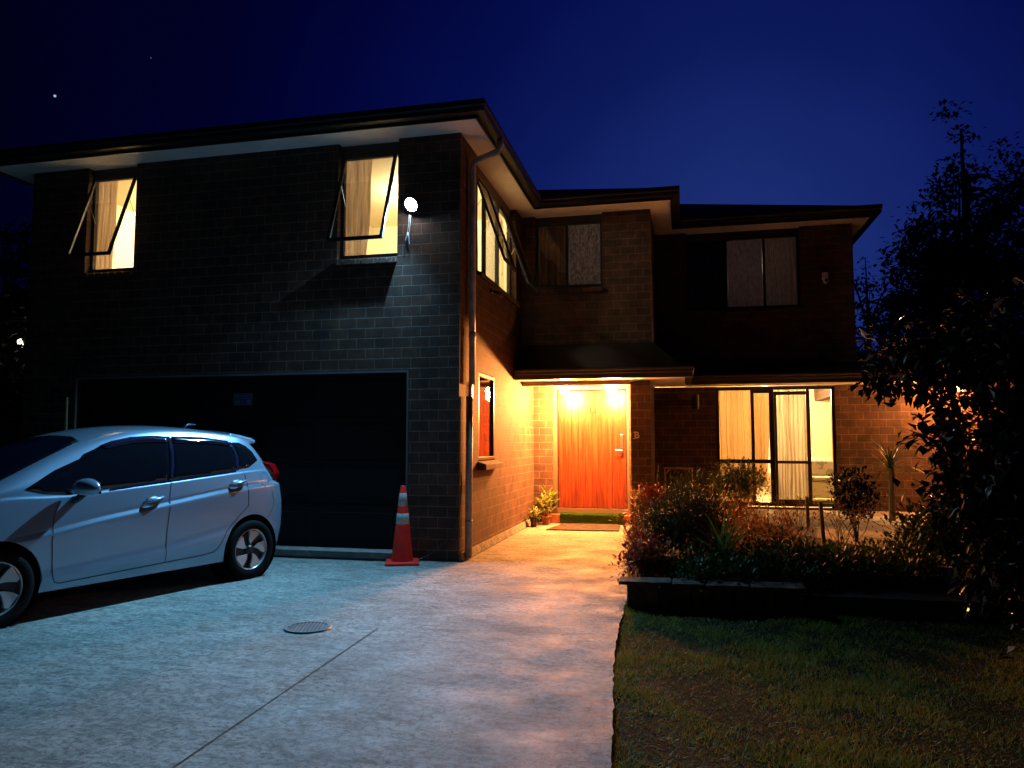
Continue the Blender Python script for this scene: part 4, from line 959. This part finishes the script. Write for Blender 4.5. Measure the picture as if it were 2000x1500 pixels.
# fence and neighbour
fe = empty('timber_fence', (-9.2, 10.2, 0), 0, 'dark timber paling fence running left from the house corner', 'fence')
m = MB(); k = 0
for i in range(70):
    x = -.1 - i*.155; m.box((x-.07, 0, 0), (x+.07, .02, 1.75+.01*((i*7) % 3)))
m.build('palings', mat('fence_timber', (.06, .045, .035), .85), fe)
m = MB(); m.box((-11, .021, .4), (0, .07, .48)); m.box((-11, .021, 1.4), (0, .07, 1.48)); m.build('rails', TIMBER, fe)
nb_ = empty('neighbour_house', (-21, 19.5, 0), 0, 'dark neighbouring house beyond the fence at the far left', 'house')
m = MB(); m.box((-5, -3, -.05), (5, 4, 4.6)); m.build('wall', DARK, nb_)
m = MB(); m.prism([(-5.4, -3.4), (5.4, -3.4), (5.4, 4.4), (-5.4, 4.4)], 4.62, 4.72)
v = [m.bm.verts.new(p) for p in ((-5.4, -3.4, 4.721), (5.4, -3.4, 4.721), (5.4, 4.4, 4.721), (-5.4, 4.4, 4.721), (-2, .5, 6.3), (2, .5, 6.3))]
for f in ((0, 1, 5, 4), (1, 2, 5), (2, 3, 4, 5), (3, 0, 4), (3, 2, 1, 0)): m.bm.faces.new([v[i] for i in f])
m.build('roof', ROOF, nb_)
def far_lamp(loc, col, label, r_=.07, hpole=None, st=12):
    e = empty('far_lamp', loc, 0, label, 'lamp')
    m = MB(); m.lathe([(.001, -r_), (r_*.7, -r_*.7), (r_, 0), (r_*.7, r_*.7), (.001, r_)], seg=14); m.build('bulb', mat('far_bulb', (1, 1, 1), .5, emit=col, estr=st), e, smooth=True)
    m = MB()
    if hpole: m.tube([(0, .15, -hpole), (0, .15, .05), (0, 0, .12)], .04, 8)
    else: m.box((-.05, .06, -.06), (.05, .20, .10))
    m.build('lamp_post' if hpole else 'bracket', BLACK, e)
far_lamp((-16.7, 15.9, 4.0), (1, .93, .8), 'tiny white wall lamp glowing in the dark at the far left', .085)
far_lamp((8.45, 27.5, 4.0), (.75, 1, 1), 'tiny white street lamp glowing through the trees at the right', .11, 4.0)
for (x, y, z, s_, c, lb_) in ((-197.4, 195.9, 113.9, .42, (.5, .7, 1), 'bright bluish star above the left end of the roof'), (-172.4, 208.8, 130.5, .2, (.4, .5, .9), 'fainter star high above the roof left of centre')):
    m = MB(); m.lathe([(.001, -1), (.7, -.7), (1, 0), (.7, .7), (.001, 1)], seg=10)
    o = m.build('star', mat('star_glow', (0, 0, 0), 1, emit=c, estr=.7 if s_ > .3 else .2), smooth=True); o.location = (x, y, z); o.scale = (s_,)*3; tag(o, lb_, 'star')

# ------------------------------------------------------------------ car
h = R(15.8)
nvec = Vector((math.cos(h), -math.sin(h), 0))
org = Vector((-4.38, 7.06, 0)) - nvec*.835
# local frame: +X forward (towards the front), +Y near side.  forward = (-sin h,-cos h), near side = (cos h,-sin h)
car = empty('parked_car', org, 0, 'silver-white compact hatchback parked on the driveway in front of the garage door', 'car')
car.rotation_euler = (0, 0, math.atan2(-math.cos(h), -math.sin(h)))
WB = 2.46
def interp(tab, x):
    if x <= tab[0][0]: return tab[0][1]
    for (a, b_), (c, d) in zip(tab, tab[1:]):
        if x <= c: t_ = (x-a)/(c-a); return b_ + (d-b_)*t_
    return tab[-1][1]
zr = [(-.45, 1.39), (-.25, 1.42), (0, 1.475), (.28, 1.515), (.81, 1.545), (1.2, 1.525), (1.5, 1.465), (1.77, 1.375), (2.0, 1.28), (2.35, 1.115), (2.6, 1.01), (2.85, .94), (3.3, .78)]
zb = [(-.5, 1.10), (-.2, 1.12), (.2, 1.095), (1, 1.03), (1.6, .985), (1.95, .955), (2.35, .98), (2.6, .95), (2.85, .88), (3.3, .70)]
zc = [(-.45, 1.00), (-.23, .985), (.33, .940), (1.31, .815), (1.73, .765), (2.05, .70), (2.35, .67), (3.3, .56)]
zs = [(-.5, .47), (.1, .50), (.53, .46), (1.01, .385), (1.96, .325), (2.3, .33), (3.3, .36)]
amp = [(-.3, .2), (0, .7), (.35, 1), (1.9, 1), (2.3, .15), (3.3, 0)]   # strength of creases
def Yedge(s): return .795 - max(0, (interp(zr, s)-interp(zb, s)))*.44
levels = [  # (zfun, yfun, rear s, front s, crease)
    (lambda s: .19, lambda s: .0, -.40, 3.10, 0),
    (lambda s: .19, lambda s: .70, -.40, 3.12, 0),
    (lambda s: .215, lambda s: .795, -.50, 3.16, .5),
    (lambda s: .29, lambda s: .822, -.53, 3.20, 0),
    (lambda s: interp(zs, s), lambda s: .830+.012*interp(amp, s), -.57, 3.23, .35),
    (lambda s: interp(zs, s)+.065, lambda s: .832-.006*interp(amp, s), -.58, 3.24, .2),
    (lambda s: (interp(zs, s)+interp(zc, s))/2+.03, lambda s: .838, -.58, 3.24, 0),
    (lambda s: interp(zc, s)-.035, lambda s: .840+.006*interp(amp, s), -.53, 3.22, .55),
    (lambda s: interp(zc, s)+.004, lambda s: .835-.012*interp(amp, s), -.45, 3.20, .6),
    (lambda s: interp(zc, s)+.028, lambda s: .833-.008*interp(amp, s), -.44, 3.17, .35),
    (lambda s: interp(zb, s)-.012, lambda s: .805, -.40, 3.08, .5),
    (lambda s: interp(zb, s)+.01, lambda s: .790, -.39, 3.05, .35),
    (lambda s: (interp(zb, s)+interp(zr, s))/2, lambda s: (.795+Yedge(s))/2+.02, -.31, 2.98, 0),
    (lambda s: interp(zr, s)-.03, lambda s: Yedge(s)+.01, -.22, 2.92, .2),
    (lambda s: interp(zr, s), lambda s: Yedge(s)-.035, -.20, 2.90, .1),
    (lambda s: interp(zr, s)+.030, lambda s: (Yedge(s)-.035)*.6, -.22, 2.93, 0),
    (lambda s: interp(zr, s)+.042, lambda s: .0, -.23, 2.95, 0),
]
mids = [.1, .36, .7, 1.0, 1.3, 1.6, 1.85, 2.1, 2.35, 2.6]
bm = bmesh.new(); cl_ = bm.edges.layers.float.new('crease_edge')
grid = {}
for sg in (1, -1):
    for li, (zf, yf, sR, sF, cr) in enumerate(levels):
        rowc = []
        for (ds, ky) in ((0, 0), (.012, .45), (.05, .80), (.11, .93), (.22, .985)): rowc.append((sR+ds, ky))
        for s in mids: rowc.append((s, 1))
        for (ds, ky) in ((.34, .99), (.18, .93), (.08, .78), (.02, .45), (0, 0)): rowc.append((sF-ds, ky))
        for ci, (s, ky) in enumerate(rowc):
            y = yf(s)*ky
            if (abs(y) < 1e-6) and sg == -1: grid[sg, li, ci] = grid[1, li, ci]; continue
            grid[sg, li, ci] = bm.verts.new((s, sg*y, zf(s)))
NC = len(rowc)
for sg in (1, -1):
    for li in range(len(levels)-1):
        for ci in range(NC-1):
            q = [grid[sg, li, ci], grid[sg, li, ci+1], grid[sg, li+1, ci+1], grid[sg, li+1, ci]]
            q2 = []
            for v_ in q:
                if v_ not in q2: q2.append(v_)
            if len(q2) < 3: continue
            if sg == 1: q2 = q2[::-1]
            try: bm.faces.new(q2)
            except ValueError: pass
bmesh.ops.remove_doubles(bm, verts=bm.verts, dist=.0005)
bmesh.ops.recalc_face_normals(bm, faces=bm.faces)
bm.edges.ensure_lookup_table()
for sg in (1, -1):
    for li, L_ in enumerate(levels):
        if L_[4]:
            for ci in range(NC-1):
                a, b_ = grid[sg, li, ci], grid[sg, li, ci+1]
                if a.is_valid and b_.is_valid:
                    e = bm.edges.get((a, b_))
                    if e: e[cl_] = L_[4]
me = D.meshes.new('body'); bm.to_mesh(me); bm.free()
PAINT = mat('car_paint', (.27, .38, .50), .26, metal=.5, coat=1, noise=(900, (.20, .30, .42), 2, .4, .6))
for p in me.polygons: p.use_smooth = True
body = D.objects.new('body', me); COL.objects.link(body); me.materials.append(PAINT)
sm = body.modifiers.new('sub', 'SUBSURF'); sm.levels = 3; sm.render_levels = 3
dg = bpy.context.evaluated_depsgraph_get(); dg.update()
full = D.meshes.new_from_object(body.evaluated_get(dg))
fb_ = bmesh.new(); fb_.from_mesh(full); BV = BVHTree.FromBMesh(fb_)
# arches
m = MB()
for s in (0, WB):
    for sg in (1, -1):
        y0, y1 = (.52, 1.1) if sg > 0 else (-1.1, -.52)
        m.lathe([(.001, y0), (.345, y0), (.345, y1), (.001, y1)], c=(s, 0, .315), axis='y', seg=48)
bmesh.ops.remove_doubles(m.bm, verts=m.bm.verts, dist=.003)
cut = m.build('cutter', PAINT)
bo = body.modifiers.new('arch', 'BOOLEAN'); bo.operation = 'DIFFERENCE'; bo.object = cut; bo.solver = 'EXACT'
dg = bpy.context.evaluated_depsgraph_get(); dg.update()
final = D.meshes.new_from_object(body.evaluated_get(dg)); body.modifiers.clear(); body.data = final
D.objects.remove(cut); body.parent = car
for p in final.polygons: p.use_smooth = True
try:
    final.set_sharp_from_angle(angle=R(50))
except Exception as ex: print('sharp', ex)
print('body faces', len(final.polygons))

def cast(orig, dirn):
    hit = BV.ray_cast(orig, dirn); return hit[0], hit[1]
def panel(name, poly, mode, off, mt, parent=car, step=.045, sg=1, smooth=True):
    """poly in (s,z) for mode 'side', (s,y) for 'top', (y,z) for 'rear'"""
    pts = []
    k = len(poly)
    for i in range(k):
        a = Vector(poly[i]); b_ = Vector(poly[(i+1) % k]); nseg = max(1, int((b_-a).length/step))
        for j in range(nseg): pts.append(a.lerp(b_, j/nseg))
    nb__ = len(pts); edges_ = [(i, (i+1) % nb__) for i in range(nb__)]
    def inside(p):
        c = False
        for i in range(k):
            x1_, y1_ = poly[i]; x2_, y2_ = poly[(i+1) % k]
            if (y1_ > p.y) != (y2_ > p.y) and p.x < (x2_-x1_)*(p.y-y1_)/(y2_-y1_)+x1_: c = not c
        return c
    mnx = min(p.x for p in pts); mxx = max(p.x for p in pts); mny = min(p.y for p in pts); mxy = max(p.y for p in pts)
    x = mnx+step
    while x < mxx:
        y = mny+step
        while y < mxy:
            p = Vector((x, y))
            if inside(p) and min((p-q).length for q in pts[:nb__]) > step*.5: pts.append(p)
            y += step
        x += step
    r = geometry.delaunay_2d_cdt(pts, edges_, [list(range(nb__))], 1, 1e-5)
    bm = bmesh.new(); vs_ = []
    for p in r[0]:
        if mode == 'side': hpnt, nn = cast(Vector((p.x, 2*sg, p.y)), Vector((0, -sg, 0)))
        elif mode == 'top': hpnt, nn = cast(Vector((p.x, p.y, 3)), Vector((0, 0, -1)))
        elif mode == 'rear': hpnt, nn = cast(Vector((-2, p.x, p.y)), Vector((1, 0, 0)))
        else: hpnt, nn = cast(Vector((5, p.x, p.y)), Vector((-1, 0, 0)))
        if hpnt is None: hpnt = Vector((p.x, .8*sg, p.y)); nn = Vector((0, sg, 0))
        vs_.append(bm.verts.new(hpnt + nn*off))
    for f in r[2]:
        try: bm.faces.new([vs_[i] for i in f])
        except ValueError: pass
    bmesh.ops.recalc_face_normals(bm, faces=bm.faces)
    me = D.meshes.new(name); bm.to_mesh(me); bm.free(); me.materials.append(mt)
    for p in me.polygons: p.use_smooth = smooth
    o = D.objects.new(name, me); COL.objects.link(o); o.parent = parent
    sdm = o.modifiers.new('thick', 'SOLIDIFY'); sdm.thickness = .003; sdm.offset = 0
    return o
def seam(name, path, w, mt, off=.0015, sg=1, parent=car):
    m = MB(); pl_ = [Vector(p) for p in path]; dense = []
    for a, b_ in zip(pl_, pl_[1:]):
        k = max(1, int((b_-a).length/.03)); dense += [a.lerp(b_, j/k) for j in range(k)]
    dense.append(pl_[-1]); prev = None
    for i, p in enumerate(dense):
        t_ = (dense[min(i+1, len(dense)-1)] - dense[max(i-1, 0)]).normalized(); n_ = Vector((-t_.y, t_.x))*w/2
        cur = []
        for q in (p+n_, p-n_):
            hpnt, nn = cast(Vector((q.x, 2*sg, q.y)), Vector((0, -sg, 0)))
            if hpnt is None: hpnt = Vector((q.x, .8*sg, q.y)); nn = Vector((0, sg, 0))
            cur.append(m.bm.verts.new(hpnt + nn*off))
        if prev: m.bm.faces.new([prev[0], cur[0], cur[1], prev[1]])
        prev = cur
    return m.build(name, mt, parent)
CGL = mat('car_glass', (.004, .005, .008), .04, spec=.6, coat=.5)
VIS = mat('window_visor', (.010, .012, .030), .10, spec=.8, coat=1)
SEAM = mat('panel_gap', (.012, .013, .016), .8)
LAMP = mat('tail_lamp_red', (.22, .002, .004), .15, coat=1)
fwin = [(2.25, 1.035), (2.10, .995), (1.91, .975), (1.75, .985), (1.59, 1.005), (1.3, 1.03), (.965, 1.055), (.925, 1.2), (.875, 1.445), (1.05, 1.452), (1.26, 1.438), (1.45, 1.40), (1.60, 1.350), (1.72, 1.302), (1.76, 1.265), (2.0, 1.17)]
rwin = [(.935, 1.06), (.5, 1.095), (.20, 1.125), (.165, 1.25), (.20, 1.405), (.5, 1.44), (.845, 1.447), (.895, 1.2)]
qwin = [(.17, 1.13), (.03, 1.145), (-.12, 1.215), (-.08, 1.30), (-.01, 1.365), (.07, 1.40), (.175, 1.405), (.14, 1.26)]
for sg in (1, -1):
    panel('side_window', fwin, 'side', .003, CGL, sg=sg); panel('side_window', rwin, 'side', .003, CGL, sg=sg); panel('side_window', qwin, 'side', .003, CGL, sg=sg)
    panel('window_visor', [(.86, 1.455), (1.05, 1.462), (1.26, 1.448), (1.45, 1.41), (1.58, 1.365), (1.50, 1.350), (1.26, 1.395), (1.05, 1.405), (.875, 1.40)], 'side', .012, VIS, sg=sg)
    panel('window_visor', [(.845, 1.457), (.5, 1.452), (.21, 1.415), (.21, 1.37), (.5, 1.395), (.84, 1.40)], 'side', .012, VIS, sg=sg)
    panel('pillar_trim', [(.935, 1.05), (.885, 1.2), (.835, 1.44), (.885, 1.44), (.935, 1.2), (.975, 1.05)], 'side', .0045, VIS, sg=sg)
    panel('pillar_trim', [(.215, 1.12), (.175, 1.25), (.205, 1.405), (.165, 1.405), (.13, 1.26), (.16, 1.125)], 'side', .0045, VIS, sg=sg)
    # door outlines
    seam('door_gap', [(1.98, .96), (2.04, .80), (2.055, .62), (2.035, .33), (2.01, .285), (1.97, .272), (1.5, .288), (1.02, .305), (.6, .318), (.47, .335), (.40, .40), (.33, .52), (.20, .64), (.06, .76), (.08, .98), (.11, 1.10)], .009, SEAM, sg=sg)
    seam('door_gap', [(.955, 1.05), (.985, .9), (1.01, .6), (1.015, .305)], .008, SEAM, sg=sg)
    seam('bumper_gap', [(-.27, .88), (-.30, .78), (-.28, .70), (-.215, .60)], .006, SEAM, sg=sg)
    seam('belt_moulding', [(1.56, .993), (1.3, 1.018), (.965, 1.043), (.5, 1.082), (.20, 1.112)], .014, VIS, off=.004, sg=sg)
    seam('fuel_flap', [(-.12, 1.06), (-.15, 1.085), (-.21, 1.075), (-.23, 1.02), (-.215, .96), (-.16, .94), (-.12, .965), (-.11, 1.02), (-.12, 1.06)], .004, SEAM, sg=sg) if sg == 1 else None
    # handles
    for (s, z) in ((1.155, .885), (.205, .995)):
        hp_, nn_ = cast(Vector((s, 2*sg, z)), Vector((0, -sg, 0)))
        yb = hp_.y
        hm = MB(); hm.lathe([(.001, 0), (.03, 0), (.036, .0)], c=(0, 0, 0), axis='y', seg=20)
        hm.bm.free(); hm = MB()
        ptsr = []
        for kk in range(20):
            a = kk*math.pi/10; ptsr.append((s+.075*math.cos(a), z-.004+.036*math.sin(a)))
        panel('handle_shade_patch', ptsr, 'side', .0015, mat('handle_shade', (.05, .055, .06), .4), sg=sg, step=.03)  # flat dark oval: shade behind the handle painted on, no hollow
        hm = MB(); hm.tube([(s-.105, yb-sg*.002, z+.022), (s-.08, yb+sg*.028, z+.016), (s, yb+sg*.036, z), (s+.07, yb+sg*.028, z-.014), (s+.09, yb-sg*.002, z-.018)], [.011, .014, .015, .014, .011], 10)
        hm.build('door_handle', PAINT, car, smooth=True)
    # mirror
    mc = Vector((1.86, sg*.965, 1.025))
    mm_ = MB()
    nlat, nlon = 12, 18; rr_ = {}
    for i in range(nlat+1):
        th_ = math.pi*i/nlat
        for j in range(nlon):
            ph = 2*math.pi*j/nlon; x_ = math.sin(th_)*math.cos(ph); y_ = math.cos(th_); z_ = math.sin(th_)*math.sin(ph)
            fx = .11 if x_ > 0 else .055
            rr_[i, j] = mm_.bm.verts.new((mc.x + x_*fx + .015*y_*sg*-1, mc.y + y_*.135, mc.z + z_*(.088 if z_ > 0 else .055)))
    for i in range(nlat):
        for j in range(nlon): mm_.bm.faces.new([rr_[i, j], rr_[i, (j+1) % nlon], rr_[i+1, (j+1) % nlon], rr_[i+1, j]])
    bmesh.ops.remove_doubles(mm_.bm, verts=mm_.bm.verts, dist=.0005)
    mo = mm_.build('wing_mirror', PAINT, car, smooth=True)
    ms_ = MB(); ms_.tube([(1.87, sg*.78, .925), (1.87, sg*.86, .945), (1.865, sg*.92, .985)], [.035, .028, .03], 10); ms_.build('stalk', BLACK, mo, smooth=True)
    mg = MB(); mg.box((1.806, mc.y-.10, .985), (1.812, mc.y+.10, 1.075)); mg.build('mirror_glass', CGL, mo)
    # tail lamp
    tl = MB(); S_ = [(-.30, .775), (-.40, .745), (-.475, .66), (-.50, .56)]
    lo2 = []; hi2 = []
    for (s, y) in S_:
        lo2.append([(s, sg*y, .985), (s-.02, sg*(y+.02), 1.07), (s+.02, sg*(y-.01), 1.17), (s+.10, sg*(y-.05), 1.20), (s+.10, sg*(y-.12), .99)])
    vv = [[tl.bm.verts.new(p) for p in row] for row in lo2]
    for a, b_ in zip(vv, vv[1:]):
        for j in range(5): tl.bm.faces.new([a[j], a[(j+1) % 5], b_[(j+1) % 5], b_[j]])
    tl.bm.faces.new(vv[0]); tl.bm.faces.new(vv[-1][::-1]); tl.build('tail_light', LAMP, car, bevel=.008)
    # headlight
    hl_ = [(2.62, .93), (2.80, .87), (2.98, .79), (3.05, .70), (2.95, .67), (2.80, .72), (2.66, .84)]
    panel('headlight', hl_, 'side', .004, mat('headlight_glass', (.25, .27, .3), .08, coat=1), sg=sg)
panel('windscreen', [(1.60, -.0), (1.61, .3), (1.67, .50), (1.85, .555), (2.1, .61), (2.40, .67), (2.52, .60), (2.58, .3), (2.60, 0), (2.58, -.3), (2.52, -.60), (2.40, -.67), (2.1, -.61), (1.85, -.555), (1.67, -.50), (1.61, -.3)], 'top', .003, CGL, step=.07)
panel('rear_window', [(-.52, 1.10), (.52, 1.10), (.47, 1.36), (-.47, 1.36)], 'rear', .003, CGL, step=.08)
panel('grille', [(-.4, .30), (.4, .30), (.45, .48), (-.45, .48)], 'front', .003, BLACK, step=.08)
# spoiler
sp = MB(); prof = [(.10, 1.500), (-.08, 1.475), (-.22, 1.448), (-.275, 1.425), (-.28, 1.405), (-.20, 1.395), (-.05, 1.42), (.05, 1.43)]
rows = []
for y, k in ((-.575, .84), (-.545, .97), (-.4, 1), (0, 1.03), (.4, 1), (.545, .97), (.575, .84)):
    rows.append([sp.bm.verts.new((.10+(s-.10)*k, y, z + .045*(1-(y/.575)**2) - (0 if abs(y) < .56 else .012))) for s, z in prof])
for a, b_ in zip(rows, rows[1:]):
    for j in range(len(prof)): sp.bm.faces.new([a[j], a[(j+1) % len(prof)], b_[(j+1) % len(prof)], b_[j]])
sp.bm.faces.new(rows[0]); sp.bm.faces.new(rows[-1][::-1]); sp.build('spoiler', PAINT, car, smooth=False, bevel=.008)
# antenna + wipers
m = MB(); m.tube([(.25, 0, 1.55), (.18, 0, 1.60), (.08, 0, 1.60)], [.02, .012, .004], 8); m.build('antenna', PAINT, car, smooth=True)
# wheels
RIMS = mat('alloy_silver', (.50, .51, .53), .28, metal=.6); RIMD = mat('alloy_dark', (.02, .021, .024), .35, metal=.3)
def wheel(s, sg, rot):
    e = D.objects.new('wheel', None); COL.objects.link(e); e.parent = car; e.location = (s, sg*.735, .30); e.rotation_euler = (0, 0, 0 if sg > 0 else math.pi)
    m = MB(); m.lathe([(.205, -.09), (.235, -.10), (.285, -.095), (.300, -.07), (.300, .07), (.292, .092), (.26, .102), (.225, .098), (.207, .088)], axis='y', seg=56); m.build('tyre', RUBBER, e, smooth=True)
    m = MB(); m.lathe([(.207, .088), (.203, .09), (.196, .075), (.190, -.08)], axis='y', seg=56); m.build('rim', RIMS, e, smooth=True)
    m = MB(); m.lathe([(.001, .045), (.19, .045), (.193, .0)], axis='y', seg=40); m.lathe([(.001, .085), (.028, .084), (.036, .075), (.05, .06)], axis='y', seg=20); m.build('rim_back', RIMD, e)
    m = MB()
    for k in range(5):
        a0 = rot + k*2*math.pi/5
        # twisted blade: narrow at the hub, wide at the rim
        pr_ = [(.050, 0.0), (.10, -.22), (.15, -.18), (.197, -.12), (.197, .50), (.170, .60), (.13, .48), (.09, .30)]
        f_ = [(r*math.cos(a0+a), .082 - .012*(1-r/.2) , r*math.sin(a0+a)) for r, a in pr_]
        g_ = [(p[0], .050, p[2]) for p in f_]
        vf = [m.bm.verts.new(p) for p in f_]; vg = [m.bm.verts.new(p) for p in g_]
        m.bm.faces.new(vf); m.bm.faces.new(vg[::-1])
        for j in range(8): m.bm.faces.new([vf[j], vf[(j+1) % 8], vg[(j+1) % 8], vg[j]])
    m.build('spokes', RIMS, e, bevel=.003)
    m = MB(); m.lathe([(.340, .25), (.340, -.22), (.001, -.22)], c=(s, 0, .315), axis='y', seg=40)
    m.bm.free()
for s in (0, WB):
    for sg in (1, -1): wheel(s, sg, .35 if s == 0 else 1.1)
for s in (0, WB):
    for sg in (1, -1):
        m = MB(); m.lathe([(.3435, sg*.815), (.3435, sg*.53), (.001, sg*.53)], c=(s, 0, .315), axis='y', seg=48); m.build('wheel_well', RUBBER, car)
fb_.free()
